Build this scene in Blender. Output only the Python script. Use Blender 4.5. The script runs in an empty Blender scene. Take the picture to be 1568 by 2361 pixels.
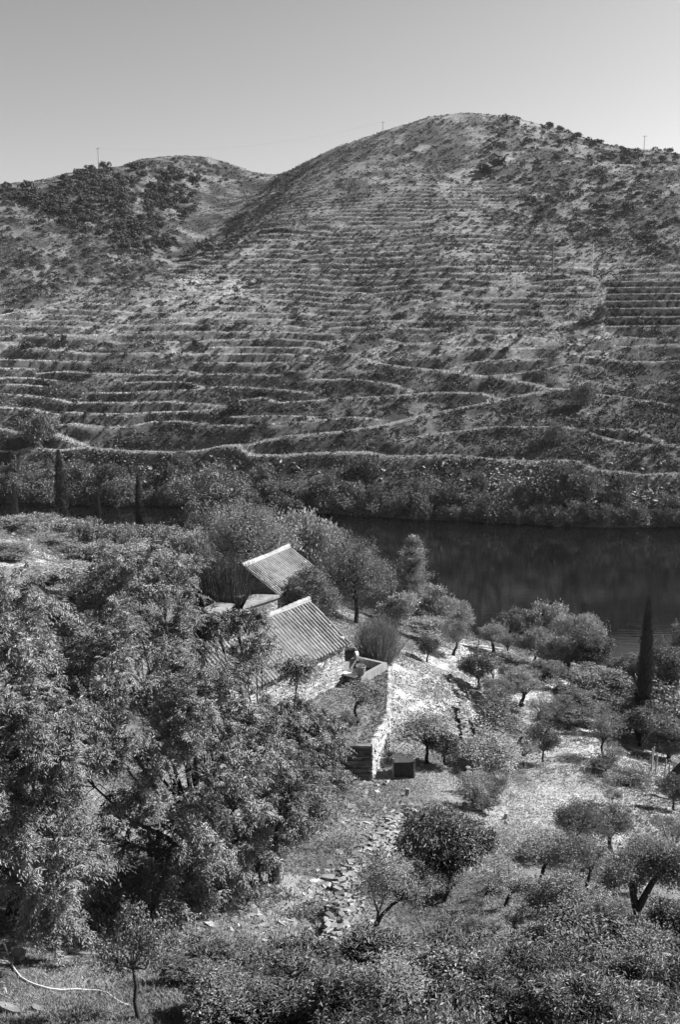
import bpy, math, random
import numpy as np
from mathutils import Vector, kdtree
sc = bpy.context.scene
col = sc.collection
R = math.radians
rs = np.random.RandomState(7)

# ------------------------------------------------------------ camera, sky, sun
PITCH, FOC, CAMH = R(11.3), 2400.0, 60.0          # FOC in units of a 1568 x 2361 picture
cd = bpy.data.cameras.new('camera'); cam = bpy.data.objects.new('camera', cd); col.objects.link(cam)
cam.location = (0, 0, CAMH); cam.rotation_euler = (math.pi/2 - PITCH, 0, 0)
cd.sensor_fit = 'VERTICAL'; cd.sensor_height = 36; cd.lens = 36*FOC/2361
cd.clip_start = 0.1; cd.clip_end = 6000
sc.camera = cam
SUN = Vector((0.71, 0.24, 0.62)).normalized()
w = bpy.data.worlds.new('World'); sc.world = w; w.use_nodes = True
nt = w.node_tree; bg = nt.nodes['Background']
sky = nt.nodes.new('ShaderNodeTexSky'); sky.sky_type = 'NISHITA'; sky.sun_disc = False
sky.sun_elevation = math.asin(SUN.z); sky.sun_rotation = math.atan2(SUN.x, SUN.y)
sky.air_density = 0.7; sky.dust_density = 1.6; sky.ozone_density = 1.0
bw = nt.nodes.new('ShaderNodeSeparateColor')   # red filtered black and white film
# added elevation dimming of the upper sky, cuts its fill to deepen shadows
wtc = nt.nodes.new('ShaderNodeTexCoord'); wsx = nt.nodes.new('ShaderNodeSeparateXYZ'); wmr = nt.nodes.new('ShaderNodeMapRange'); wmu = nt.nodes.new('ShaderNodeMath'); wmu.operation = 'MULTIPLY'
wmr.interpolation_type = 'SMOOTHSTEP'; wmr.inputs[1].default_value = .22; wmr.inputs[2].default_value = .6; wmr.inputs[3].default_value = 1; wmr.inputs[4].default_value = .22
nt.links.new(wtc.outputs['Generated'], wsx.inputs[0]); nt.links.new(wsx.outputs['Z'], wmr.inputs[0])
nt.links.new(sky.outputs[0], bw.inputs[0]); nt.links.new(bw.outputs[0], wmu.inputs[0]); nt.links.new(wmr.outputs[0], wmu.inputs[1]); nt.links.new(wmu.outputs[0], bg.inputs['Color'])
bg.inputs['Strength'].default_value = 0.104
sl = bpy.data.lights.new('sun', 'SUN'); sl.energy = 5.0; sl.angle = R(0.5); sl.color = (1, 1, 1)
so = bpy.data.objects.new('sun', sl); col.objects.link(so); so.location = (60, 0, 120)
so.rotation_euler = SUN.to_track_quat('Z', 'Y').to_euler()
sc.view_settings.view_transform = 'Standard'; sc.view_settings.look = 'None'
sc.view_settings.exposure = 1.15; sc.view_settings.gamma = 1.0

# ------------------------------------------------------------ picture <-> world
CP, SP = math.cos(PITCH), math.sin(PITCH)
def ray(px, py):
    dx = (px-784)/FOC; dy = (1180.5-py)/FOC
    return dx, CP+dy*SP, -SP+dy*CP
def at(px, py, Y):
    d = ray(px, py); t = Y/d[1]; return Vector((d[0]*t, Y, CAMH+d[2]*t))
def atz(px, py, z):
    d = ray(px, py); t = (z-CAMH)/d[2]; return Vector((d[0]*t, d[1]*t, z))
def proj(X, Y, Z):
    zz = Z-CAMH; dep = Y*CP - zz*SP; up = Y*SP + zz*CP
    return 784+FOC*X/dep, 1180.5-FOC*up/dep

# ------------------------------------------------------------ smooth noise
def vnoise(x, y, seed=0):
    x = np.asarray(x, float); y = np.asarray(y, float)
    xi = np.floor(x).astype(np.int64); yi = np.floor(y).astype(np.int64)
    fx = x-xi; fy = y-yi; fx = fx*fx*(3-2*fx); fy = fy*fy*(3-2*fy)
    def h(a, b):
        n = (a*374761393 + b*668265263 + seed*974634777) & 0xffffffff
        n = ((n ^ (n >> 13))*1274126177) & 0xffffffff
        return ((n ^ (n >> 16)) & 0xffff)/65535.0
    return (h(xi, yi)*(1-fx)+h(xi+1, yi)*fx)*(1-fy)+(h(xi, yi+1)*(1-fx)+h(xi+1, yi+1)*fx)*fy
def fbm(x, y, seed=0, o=4):
    s = 0; a = .5; t = 0
    for i in range(o):
        s = s+a*vnoise(x*2**i, y*2**i, seed+i*17); t += a; a *= .5
    return s/t
def sm(a, b, x):
    t = np.clip((x-a)/(b-a), 0, 1); return t*t*(3-2*t)
def inpoly(px, py, poly):
    px = np.asarray(px); py = np.asarray(py); c = np.zeros(px.shape, bool); n = len(poly)
    for i in range(n):
        x1, y1 = poly[i]; x2, y2 = poly[(i+1) % n]
        if y1 == y2: continue
        c ^= ((y1 > py) != (y2 > py)) & (px < (x2-x1)*(py-y1)/(y2-y1)+x1)
    return c

# ------------------------------------------------------------ materials (a black and white world)
def mat(name, a, b=None, scale=5., rough=.85, bump=0., tone=False, spec=.3, trans=0., bscale=None, detail=6, stretch=None, rand=0.):
    m = bpy.data.materials.new(name); m.use_nodes = True; t = m.node_tree; N = t.nodes; L = t.links
    p = N['Principled BSDF']; p.inputs['Roughness'].default_value = rough
    p.inputs['Specular IOR Level'].default_value = spec
    b = a if b is None else b
    tc = N.new('ShaderNodeTexCoord'); src = tc.outputs['Object']
    if stretch:
        mp = N.new('ShaderNodeMapping'); mp.inputs['Scale'].default_value = stretch
        L.new(src, mp.inputs[0]); src = mp.outputs[0]
    nz = N.new('ShaderNodeTexNoise'); nz.inputs['Scale'].default_value = scale; nz.inputs['Detail'].default_value = detail
    L.new(src, nz.inputs['Vector'])
    mr = N.new('ShaderNodeMapRange'); mr.inputs[1].default_value = .3; mr.inputs[2].default_value = .7
    mr.inputs[3].default_value = a; mr.inputs[4].default_value = b
    L.new(nz.outputs['Fac'], mr.inputs[0]); out = mr.outputs[0]
    if tone:
        at_ = N.new('ShaderNodeAttribute'); at_.attribute_name = 'tone'
        mu = N.new('ShaderNodeMath'); mu.operation = 'MULTIPLY'
        L.new(out, mu.inputs[0]); L.new(at_.outputs['Fac'], mu.inputs[1]); out = mu.outputs[0]
    if rand:
        oi = N.new('ShaderNodeObjectInfo'); m2 = N.new('ShaderNodeMapRange'); m2.inputs[3].default_value = 1-rand; m2.inputs[4].default_value = 1+rand
        mu2 = N.new('ShaderNodeMath'); mu2.operation = 'MULTIPLY'; L.new(oi.outputs['Random'], m2.inputs[0]); L.new(m2.outputs[0], mu2.inputs[0]); L.new(out, mu2.inputs[1]); out = mu2.outputs[0]
    L.new(out, p.inputs['Base Color'])
    if bump:
        n2 = N.new('ShaderNodeTexNoise'); n2.inputs['Scale'].default_value = bscale or scale*4; n2.inputs['Detail'].default_value = 6
        L.new(src, n2.inputs['Vector'])
        bp = N.new('ShaderNodeBump'); bp.inputs['Strength'].default_value = .8; bp.inputs['Distance'].default_value = bump
        L.new(n2.outputs['Fac'], bp.inputs['Height']); L.new(bp.outputs[0], p.inputs['Normal'])
    if trans:
        tr = N.new('ShaderNodeBsdfTranslucent'); L.new(out, tr.inputs['Color'])
        mx = N.new('ShaderNodeMixShader'); mx.inputs[0].default_value = trans
        L.new(p.outputs[0], mx.inputs[1]); L.new(tr.outputs[0], mx.inputs[2])
        L.new(mx.outputs[0], N['Material Output'].inputs['Surface'])
    return m
M = dict(
    hill=mat('dry_hillside', 0.29, 0.67, .9, .95, .15, True, .1, bscale=2.5),
    ground=mat('dry_ground', 0.72, 1.2, 2.2, .95, .04, True, .1, bscale=14),
    straw=mat('straw_grass', 0.317, 0.49, .7, .8, 0, True, .2, .0),
    hillgrass=mat('hill_grass', 0.38, 0.58, .05, .9, 0, True, .1),
    scrub=mat('hill_scrub', 0.048, 0.096, .09, .9, 0, True, .1),
    hbush=mat('hill_bush_leaves', 0.043, 0.072, .6, .8, 0, True, .2),
    bank=mat('bank_leaves', 0.112, 0.223, .25, .7, 0, True, .3, .15, rand=.35),
    ash=mat('pinnate_leaves', 0.135, 0.275, .35, .5, 0, True, .4, .06),
    olive=mat('olive_leaves', 0.175, 0.31, 1.2, .6, 0, True, .3, .08, rand=.2),
    citrus=mat('glossy_dark_leaves', 0.075, 0.165, 1.5, .45, 0, True, .4, .05, rand=.2),
    peach=mat('long_leaves', 0.076, 0.196, 1.0, .5, 0, True, .35, .05, rand=.25),
    pale=mat('pale_leaves', 0.25, 0.44, 1.0, .6, 0, True, .3, .1, rand=.15),
    vine=mat('vine_leaves', 0.2, 0.36, 1.0, .55, 0, True, .3, .08, rand=.2),
    shadestone=mat('shaded_schist', 0.072, 0.16, 2.5, .85, .012, True, .2, bscale=25),  # schist for the shaded garden wall front, shade put into its colour
    fig=mat('broad_leaves', 0.115, 0.23, 1.0, .55, 0, True, .35, .1, rand=.2),
    dark=mat('conifer_leaves', .045, .08, 1.5, .7, 0, True, .3, .05),
    broom=mat('broom_twigs', 0.18, 0.3, 1.5, .7, 0, True, .3, .05),
    broomd=mat('dark_broom_twigs', .05, .10, 1.5, .7, 0, True, .3, .05),
    bark=mat('bark', 0.025, 0.056, 14, .9, .02, spec=.2),
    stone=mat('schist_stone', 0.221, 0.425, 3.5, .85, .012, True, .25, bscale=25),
    mortar=mat('rubble_core', .12, .2, 6, .95, .03, spec=.1),
    slate=mat('slate_slab', 0.176, 0.304, 2.5, .7, .01, spec=.3, bscale=12),
    tile=mat('clay_roof_tile', 0.12, 0.31, 1.6, .75, .006, True, .3, bscale=30),
    tilebed=mat('tile_channel', .08, .14, 5, .9, .01),
    mortarw=mat('ridge_mortar', 0.28, 0.42, 6, .8, .02, spec=.2),
    wood=mat('weathered_wood', .16, .34, 4, .8, .006, stretch=(6, 6, .5)),
    darkwood=mat('dark_timber', .03, .06, 5, .8, .006),
    clay=mat('clay_pot', .16, .24, 5, .75, .004),
    white=mat('white_stone', .72, .85, 4, .7, .008),
    conc=mat('tank_stone', .1, .36, 3.5, .85, .015, stretch=(7, 7, .6)),
    tankw=mat('tank_water', .02, .03, 2, .08, spec=.5),
    hose=mat('pale_hose', .62, .72, 3, .5),
    polem=mat('pole_concrete', .34, .42, 3, .8), poled=mat('pole_wood', .14, .2, 3, .8),
    wire=mat('wire_metal', .2, .25, 3, .5),
    rock=mat('loose_schist', 0.144, 0.336, 2.5, .85, .01, True, .25, bscale=20),
)
# river
m = bpy.data.materials.new('river_water'); m.use_nodes = True; t = m.node_tree; p = t.nodes['Principled BSDF']
p.inputs['Base Color'].default_value = (.003, .003, .003, 1); p.inputs['Roughness'].default_value = .03; p.inputs['IOR'].default_value = 1.33; p.inputs['Specular IOR Level'].default_value = .5   # smooth near black water with ordinary reflections
tc = t.nodes.new('ShaderNodeTexCoord'); mp = t.nodes.new('ShaderNodeMapping'); mp.inputs['Scale'].default_value = (.12, 1.0, 1)
nz = t.nodes.new('ShaderNodeTexNoise'); nz.inputs['Scale'].default_value = 1.1; nz.inputs['Detail'].default_value = 5
bp = t.nodes.new('ShaderNodeBump'); bp.inputs['Strength'].default_value = .3; bp.inputs['Distance'].default_value = .035
t.links.new(tc.outputs['Object'], mp.inputs[0]); t.links.new(mp.outputs[0], nz.inputs[0]); t.links.new(nz.outputs['Fac'], bp.inputs['Height'])
t.links.new(bp.outputs[0], p.inputs['Normal']); M['water'] = m

# ------------------------------------------------------------ mesh helpers
def mk(name, V, F, m, parent=None, tone=None, smooth=False):
    V = np.asarray(V, np.float32).reshape(-1, 3); me = bpy.data.meshes.new(name)
    me.vertices.add(len(V)); me.vertices.foreach_set('co', V.ravel())
    if isinstance(F, np.ndarray):
        k = F.shape[1]; n = len(F)
        me.loops.add(n*k); me.loops.foreach_set('vertex_index', F.astype(np.int32).ravel())
        me.polygons.add(n); me.polygons.foreach_set('loop_start', np.arange(0, n*k, k, dtype=np.int32))
    else:
        n = len(F); ls = np.array([len(f) for f in F], np.int32)
        me.loops.add(int(ls.sum())); me.loops.foreach_set('vertex_index', np.array([i for f in F for i in f], np.int32))
        me.polygons.add(n); me.polygons.foreach_set('loop_start', np.concatenate([[0], np.cumsum(ls)[:-1]]).astype(np.int32))
    me.polygons.foreach_set('use_smooth', np.full(n, bool(smooth)))
    me.update(calc_edges=True)
    if tone is not None:
        a = me.attributes.new('tone', 'FLOAT', 'POINT'); a.data.foreach_set('value', np.asarray(tone, np.float32))
    me.materials.append(m)
    o = bpy.data.objects.new(name, me); col.objects.link(o)
    if parent is not None: o.parent = parent
    return o
class MB:
    def __init__(s): s.V = []; s.F = []; s.T = []
    def add(s, V, F, tone=1.):
        b = len(s.V); s.V += [tuple(v) for v in V]; s.F += [tuple(i+b for i in f) for f in F]; s.T += [tone]*len(V)
    def box(s, c, ax, ay, az, tone=1., jit=0.):
        c = Vector(c); ax = Vector(ax)/2; ay = Vector(ay)/2; az = Vector(az)/2; P = []
        for k in (-1, 1):
            for j, i in ((-1, -1), (-1, 1), (1, 1), (1, -1)):
                q = c+ax*i+ay*j+az*k
                if jit: q = q+Vector(rs.uniform(-jit, jit, 3))
                P.append(q)
        s.add(P, [(3, 2, 1, 0), (4, 5, 6, 7), (0, 1, 5, 4), (1, 2, 6, 5), (2, 3, 7, 6), (3, 0, 4, 7)], tone)
    def tube(s, pts, rad, n=6, tone=1., cap=True):
        pts = [Vector(p) for p in pts]
        if not hasattr(rad, '__len__'): rad = [rad]*len(pts)
        b = len(s.V); prev = None
        for i, p in enumerate(pts):
            d = (pts[min(i+1, len(pts)-1)]-pts[max(i-1, 0)])
            d = d.normalized() if d.length > 1e-6 else Vector((0, 0, 1))
            if prev is None:
                u = d.orthogonal().normalized()
            else:
                u = prev-d*prev.dot(d); u = u.normalized() if u.length > 1e-6 else d.orthogonal().normalized()
            prev = u; v = d.cross(u)
            for k in range(n):
                a = 2*math.pi*k/n; s.V.append(tuple(p+(u*math.cos(a)+v*math.sin(a))*rad[i])); s.T.append(tone)
        for i in range(len(pts)-1):
            for k in range(n):
                s.F.append((b+i*n+k, b+i*n+(k+1) % n, b+(i+1)*n+(k+1) % n, b+(i+1)*n+k))
        if cap:
            s.F.append(tuple(b+k for k in range(n-1, -1, -1))); s.F.append(tuple(b+(len(pts)-1)*n+k for k in range(n)))
    def build(s, name, m, parent=None, smooth=False): return mk(name, s.V, s.F, m, parent, s.T, smooth)
def empty(name, loc, rz=0.):
    o = bpy.data.objects.new(name, None); col.objects.link(o); o.location = loc; o.rotation_euler = (0, 0, rz); o.empty_display_size = .3
    return o
def tag(o, label, cat, group=None):
    o['label'] = label; o['category'] = cat
    if group: o['group'] = group
    return o
def copy_tree(o):
    c = o.copy(); col.objects.link(c)
    for ch in o.children:
        d = ch.copy(); col.objects.link(d); d.parent = c
    return c

# ------------------------------------------------------------ thin plate interpolation
class TPS:
    def __init__(s, P):
        P = np.array([tuple(p) for p in P], float); s.c = P[:, :2]/100.; n = len(P)
        K = s.k(s.c, s.c)+np.eye(n)*1e-4; Q = np.hstack([np.ones((n, 1)), s.c])
        A = np.block([[K, Q], [Q.T, np.zeros((3, 3))]]); s.w = np.linalg.solve(A, np.concatenate([P[:, 2], np.zeros(3)]))
    def k(s, a, b):
        d2 = ((a[:, None, :]-b[None, :, :])**2).sum(2); return .5*d2*np.log(d2+1e-9)
    def __call__(s, X, Y):
        X = np.asarray(X, float); sh = X.shape; q = np.stack([X.ravel(), np.asarray(Y, float).ravel()], 1)/100.; out = np.empty(len(q))
        for i in range(0, len(q), 40000):
            z = q[i:i+40000]; out[i:i+40000] = s.k(z, s.c)@s.w[:-3]+s.w[-3]+z@s.w[-2:]
        return out.reshape(sh)
# ================================================================ FAR HILLS
FC = []
def fp(px, py, Y): FC.append(at(px, py, Y))
# waterline
for px, py in ((-300, 1150), (60, 1158), (400, 1166), (784, 1185), (1150, 1205), (1568, 1215), (1900, 1222)):
    q = atz(px, py, 0); FC.append(q); FC.append(Vector((q.x, q.y-12, -5)))
# riverside road
for px, py, Y in ((0, 1043, 338), (300, 1042, 331), (560, 1030, 324), (784, 1045, 317), (1060, 1053, 312), (1330, 1070, 303), (1568, 1095, 296), (-300, 1040, 345), (1900, 1100, 292)): fp(px, py, Y)
for px, py, Y in ((0, 940, 362), (400, 930, 357), (784, 920, 350), (1150, 930, 342), (1568, 940, 334),
                  (0, 840, 395), (400, 830, 388), (784, 820, 380), (1150, 810, 373), (1568, 800, 372),
                  (0, 740, 430), (300, 730, 425), (560, 720, 425), (784, 700, 425), (1150, 690, 415), (1365, 640, 432), (1568, 640, 420),
                  (560, 640, 475), (784, 600, 470), (1000, 560, 478), (1150, 560, 478), (1350, 540, 480), (1568, 540, 470),
                  (784, 480, 550), (900, 440, 560), (1110, 430, 560), (1350, 430, 550), (1568, 440, 535),
                  (1000, 340, 635), (1110, 330, 630), (1300, 350, 615), (1450, 380, 600)): fp(px, py, Y)
# skyline of the main hill
for px, py, Y in ((640, 400, 760), (700, 374, 735), (760, 352, 715), (820, 330, 705), (884, 307, 695), (940, 289, 690), (1010, 268, 685), (1110, 265, 680), (1200, 279, 675), (1300, 302, 665), (1400, 331, 655), (1480, 349, 650), (1568, 362, 645), (1750, 400, 630)): fp(px, py, Y)
# left wooded hill, gully, middle spur
for px, py, Y in ((0, 440, 600), (100, 436, 610), (160, 408, 640), (230, 390, 670), (300, 376, 740), (400, 373, 800), (500, 381, 810), (590, 400, 790),
                  (0, 560, 520), (0, 660, 465), (100, 600, 500), (100, 690, 452), (200, 560, 530), (300, 480, 600), (400, 470, 650), (200, 460, 600), (450, 430, 700), (540, 430, 730),
                  (600, 440, 720), (480, 545, 610), (400, 600, 560), (300, 650, 500), (180, 700, 455),
                  (700, 400, 690), (640, 450, 640), (580, 520, 570), (520, 590, 500), (420, 640, 462), (300, 680, 438), (-300, 700, 450), (-300, 440, 600)): fp(px, py, Y)
# behind the skylines everything falls away
for px, py, Y in ((0, 440, 600), (230, 390, 670), (400, 373, 800), (590, 400, 790), (884, 307, 695), (1110, 265, 680), (1400, 331, 655), (1568, 362, 645), (1900, 420, 620), (-300, 440, 600)):
    q = at(px, py, Y); FC.append(Vector((q.x*1.22, q.y+130, q.z-42)))
far = TPS(FC)
NU, NV = 520, 640
uu = np.linspace(-.52, .52, NU); vv = 272+np.cumsum(np.concatenate([[0], np.linspace(.62, 1.75, NV-1)]))
FX = uu[None, :]*vv[:, None]; FY = np.repeat(vv[:, None], NU, 1)
H0 = far(FX, FY)
H0 += (fbm(FX/38, FY/38, 3)-.5)*5*sm(5, 30, H0)
def col_of(u): return np.clip((u-uu[0])/(uu[1]-uu[0]), 0, NU-1.001)
def sampf(G, X, Y):
    X = np.asarray(X, float); Y = np.asarray(Y, float)
    cu = col_of(X/Y); i = cu.astype(int); f = cu-i
    j = np.clip(np.searchsorted(vv, Y)-1, 0, NV-2); g = np.clip((Y-vv[j])/(vv[j+1]-vv[j]), 0, 1)
    return (G[j, i]*(1-f)+G[j, i+1]*f)*(1-g)+(G[j+1, i]*(1-f)+G[j+1, i+1]*f)*g
def hitf(G, px, py):
    d = ray(px, py); u = d[0]/d[1]; cu = col_of(u); i = int(cu); f = cu-i
    z = G[:, i]*(1-f)+G[:, i+1]*f; rz = CAMH+d[2]/d[1]*vv
    k = np.nonzero((z >= rz) & (z > -1))[0]
    if len(k) == 0: return None
    k = k[0]
    if k == 0: return Vector((u*vv[0], vv[0], z[0]))
    a = rz[k-1]-z[k-1]; b = z[k]-rz[k]; tt = a/(a+b+1e-9); Y = vv[k-1]+(vv[k]-vv[k-1])*tt
    return Vector((u*Y, Y, z[k-1]+(z[k]-z[k-1])*tt))
PX, PY = proj(FX, FY, H0)
z3 = lambda L: [(x/2, 757+y/2) for x, y in L]
z4 = lambda L: [(784+x/2, 757+y/2) for x, y in L]
T = [z3([(0, 570), (80, 572), (140, 552), (270, 565), (400, 552), (600, 570), (800, 575), (920, 568), (1030, 545), (1100, 540), (1160, 585), (1300, 590), (1450, 578), (1568, 575)]) +
     z4([(130, 575), (220, 592), (380, 592), (520, 588), (620, 600), (760, 612), (900, 618), (1040, 612), (1120, 622), (1180, 660), (1300, 665), (1400, 680), (1568, 672)]),
     z3([(1150, 540), (1220, 520), (1350, 498), (1568, 480)])+z4([(200, 450), (380, 405), (560, 370), (740, 335), (900, 300), (960, 290)]),
     z3([(220, 465), (270, 490), (330, 520), (400, 550)]), z3([(220, 465), (260, 400), (150, 375), (0, 368)]), z3([(0, 465), (60, 475), (100, 490)]),
     z3([(270, 450), (340, 442), (440, 455), (560, 460), (700, 435), (820, 430), (960, 445)]),
     z3([(320, 390), (420, 395), (560, 398), (700, 390), (880, 385), (980, 378), (1050, 362), (1120, 335), (1200, 322), (1290, 345), (1400, 340), (1568, 325)])+z4([(200, 318), (400, 300), (560, 298), (660, 305), (740, 330)]),
     z3([(370, 345), (500, 345), (640, 345), (780, 340), (900, 350), (1050, 362)]),
     z3([(460, 300), (600, 300), (760, 290), (900, 285), (1000, 272), (1130, 275), (1300, 285), (1420, 300)]), z3([(580, 255), (700, 248), (850, 250), (980, 285)]),
     z3([(480, 210), (600, 215), (860, 218), (1000, 215), (1150, 215), (1300, 220)]), z3([(650, 195), (860, 195), (930, 215)]),
     z3([(0, 230), (140, 230), (260, 245)]), z3([(180, 210), (300, 200), (470, 212), (580, 215)]), z3([(0, 305), (120, 312), (240, 325), (330, 345)]), z3([(0, 260), (100, 262), (200, 270)]),
     z3([(1020, 450), (1160, 450), (1350, 435), (1568, 418)]), z3([(1350, 200), (1550, 200)]), z3([(1440, 237), (1568, 240)]), z3([(1080, 410), (1300, 405), (1450, 412)]),
     z3([(60, 90), (160, 95), (300, 105), (420, 118), (600, 118), (720, 115)]), z3([(0, 40), (200, 32), (400, 35), (560, 22), (760, 18), (930, 15)]),
     z3([(820, 115), (1000, 122), (1200, 118), (1400, 124)]), z3([(930, 60), (1100, 56), (1300, 50), (1500, 66)]), z3([(950, 160), (1150, 162), (1390, 158)]), z3([(0, 145), (200, 150), (400, 156)]), z3([(0, 185), (170, 190)]),
     z3([(960, 90), (1200, 88), (1450, 92)]), z3([(0, 66), (100, 62)]),
     z3([(1300, 20), (1568, 30)]), z4([(0, 120), (60, 120), (120, 145), (200, 168), (300, 182), (400, 190), (500, 200), (620, 218), (760, 235), (880, 255), (960, 280), (1050, 285), (1170, 240)]),
     z4([(100, 118), (150, 100), (200, 88), (330, 72), (450, 65), (560, 45), (640, 25)]), z4([(330, 150), (460, 130), (560, 98), (640, 90), (800, 90), (960, 85), (1060, 65)]),
     z4([(700, 85), (800, 50), (900, 40), (980, 50), (1060, 60)]), z4([(500, 195), (580, 165), (700, 150), (850, 142), (980, 145)]), z4([(680, 225), (820, 210), (950, 190), (1040, 170), (1130, 165)]),
     z4([(0, 235), (80, 240), (180, 250), (260, 265), (340, 295)]), z4([(0, 415), (80, 412), (200, 425)]),
     z4([(270, 520), (400, 495), (540, 478), (700, 458), (850, 457), (980, 458), (1100, 465)]), z4([(1160, 490), (1250, 515), (1350, 535), (1450, 540), (1568, 540)]), z4([(1220, 470), (1340, 470), (1400, 490), (1500, 525)]),
     z4([(1180, 310), (1280, 315), (1400, 335), (1568, 360)]), z4([(1230, 110), (1300, 90), (1400, 82), (1568, 75)]), z4([(1130, 125), (1200, 130), (1300, 155), (1450, 158), (1568, 152)]),
     z4([(1390, 280), (1480, 255), (1568, 250)]), z4([(1180, 35), (1300, 40), (1420, 50)]), z4([(60, 35), (150, 25), (300, 0)])]
GROVE = [[(1397, y), (1450, y-1), (1568, y-2), (1760, y-3)] for y in (651, 665, 680, 696, 713, 733, 754)]
T += GROVE
T += [[(940, 718), (960, 706), (1010, 690), (1080, 668), (1200, 655), (1365, 640)], [(950, 712), (1060, 722), (1180, 725), (1290, 744), (1360, 742)], [(1395, 650), (1388, 700), (1384, 750), (1395, 790)],
      [(0, 728), (80, 712), (150, 695), (245, 680)], [(540, 565), (600, 530), (680, 522), (790, 512)]]
MAIN = {i_ for i_, L_ in enumerate(T) if L_[0] in ((784.0, 817.0), (940, 718), (0, 728), (1395, 650))} | {0, 1, 2}
TP = []; TW = []
for iL, L in enumerate(T):
    for (x0, y0), (x1, y1) in zip(L[:-1], L[1:]):
        n = max(2, int(math.hypot(x1-x0, y1-y0)/7))
        for k in range(n):
            q = hitf(H0, x0+(x1-x0)*k/n, y0+(y1-y0)*k/n)
            if q: TP.append(q); TW.append(1.0 if iL in MAIN else (.9 if L in GROVE else .7))
kd = kdtree.KDTree(len(TP))
for i, q in enumerate(TP): kd.insert((q.x, q.y, 0), i)
kd.balance()
# contour terraces of the upper slopes
tmask = sm(395, 470, PY+(fbm(PX/60, PY/60, 5)-.5)*90)*(1-sm(800, 850, PY))
leftwood = inpoly(PX, PY, [(-900, 300), (230, 300), (420, 330), (620, 420), (560, 520), (420, 600), (330, 660), (150, 705), (-900, 760)])
rightscrub = inpoly(PX, PY, [(1180, 200), (2500, 200), (2500, 640), (1500, 600), (1330, 600), (1260, 540), (1180, 430)])
groveM = inpoly(PX, PY, [(1392, 642), (1900, 642), (1900, 765), (1392, 762)])
tmask = tmask*(1-sm(.2, .8, leftwood*1.))*(1-.85*rightscrub)*(1-groveM)
Pd = 2.3
def fracf(G, X, Y): return ((G+(fbm(X/60, Y/60, 11)-.5)*6.5+(fbm(X/14, Y/14, 13)-.5)*.9)/Pd)
ur = fracf(H0, FX, FY); fr = ur-np.floor(ur)
tm2 = np.clip(tmask*sm(.33, .56, fbm(FX/22, FY/22, 21)+.1), 0, 1)
prof = sm(.42, 1., fr)
Hf = H0+tm2*(prof-fr)*Pd*.9
bright = tm2*np.maximum(sm(.80, .93, fr), 1-sm(.02, .12, fr))
# flatten the tracks
cand = (PY > 500) & (PY < 1125) & (PX > -150) & (PX < 1800) & (FY < 640)
idx = np.argwhere(cand); trk = np.zeros_like(H0)
hf = Hf.copy()
for j, i in idx:
    _, k, d = kd.find((FX[j, i], FY[j, i], 0))
    if d < 6.:
        zt = TP[k].z; wd = .45+.9*TW[k]
        if d < wd: a = 1.
        else: a = 1-(d-wd)/(5.6-wd)
        a = max(0., a); a = a*a*(3-2*a)
        hf[j, i] = Hf[j, i]*(1-a)+zt*a
        trk[j, i] = max(0., min(1., 1.8-d/(.2+.8*TW[k])))*(.25+.75*TW[k])
Hf = hf
Hf += (fbm(FX/3.2, FY/3.2, 31, 3)-.5)*.55*(1-trk)
nb = fbm(FX/9, FY/9, 41); nb2 = fbm(FX/45, FY/45, 43); nb3 = fbm(FX/2.2, FY/2.2, 47, 2)
tone = .13+.34*sm(.35, .7, nb)+.1*(nb2-.5)+.08*(nb3-.5)
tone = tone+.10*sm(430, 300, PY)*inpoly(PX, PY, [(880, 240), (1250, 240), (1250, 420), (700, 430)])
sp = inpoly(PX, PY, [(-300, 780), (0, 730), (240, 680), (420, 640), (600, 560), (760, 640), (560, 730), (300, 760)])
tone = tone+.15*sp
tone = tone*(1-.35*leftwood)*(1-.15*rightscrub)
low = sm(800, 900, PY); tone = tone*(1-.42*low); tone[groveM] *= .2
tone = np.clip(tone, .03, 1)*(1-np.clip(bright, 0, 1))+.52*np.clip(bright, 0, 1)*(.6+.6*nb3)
trk = trk*np.clip(.55+1.1*fbm(FX/5, FY/5, 49, 3), 0, 1); tone = tone*(1-trk)+trk*.8*(.75+.5*nb3)
jj, ii = np.meshgrid(np.arange(NV-1), np.arange(NU-1), indexing='ij'); a = (jj*NU+ii).ravel()
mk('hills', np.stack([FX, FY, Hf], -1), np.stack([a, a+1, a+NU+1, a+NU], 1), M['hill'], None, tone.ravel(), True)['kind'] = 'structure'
def hitF(px, py): return hitf(Hf, px, py)
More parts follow.
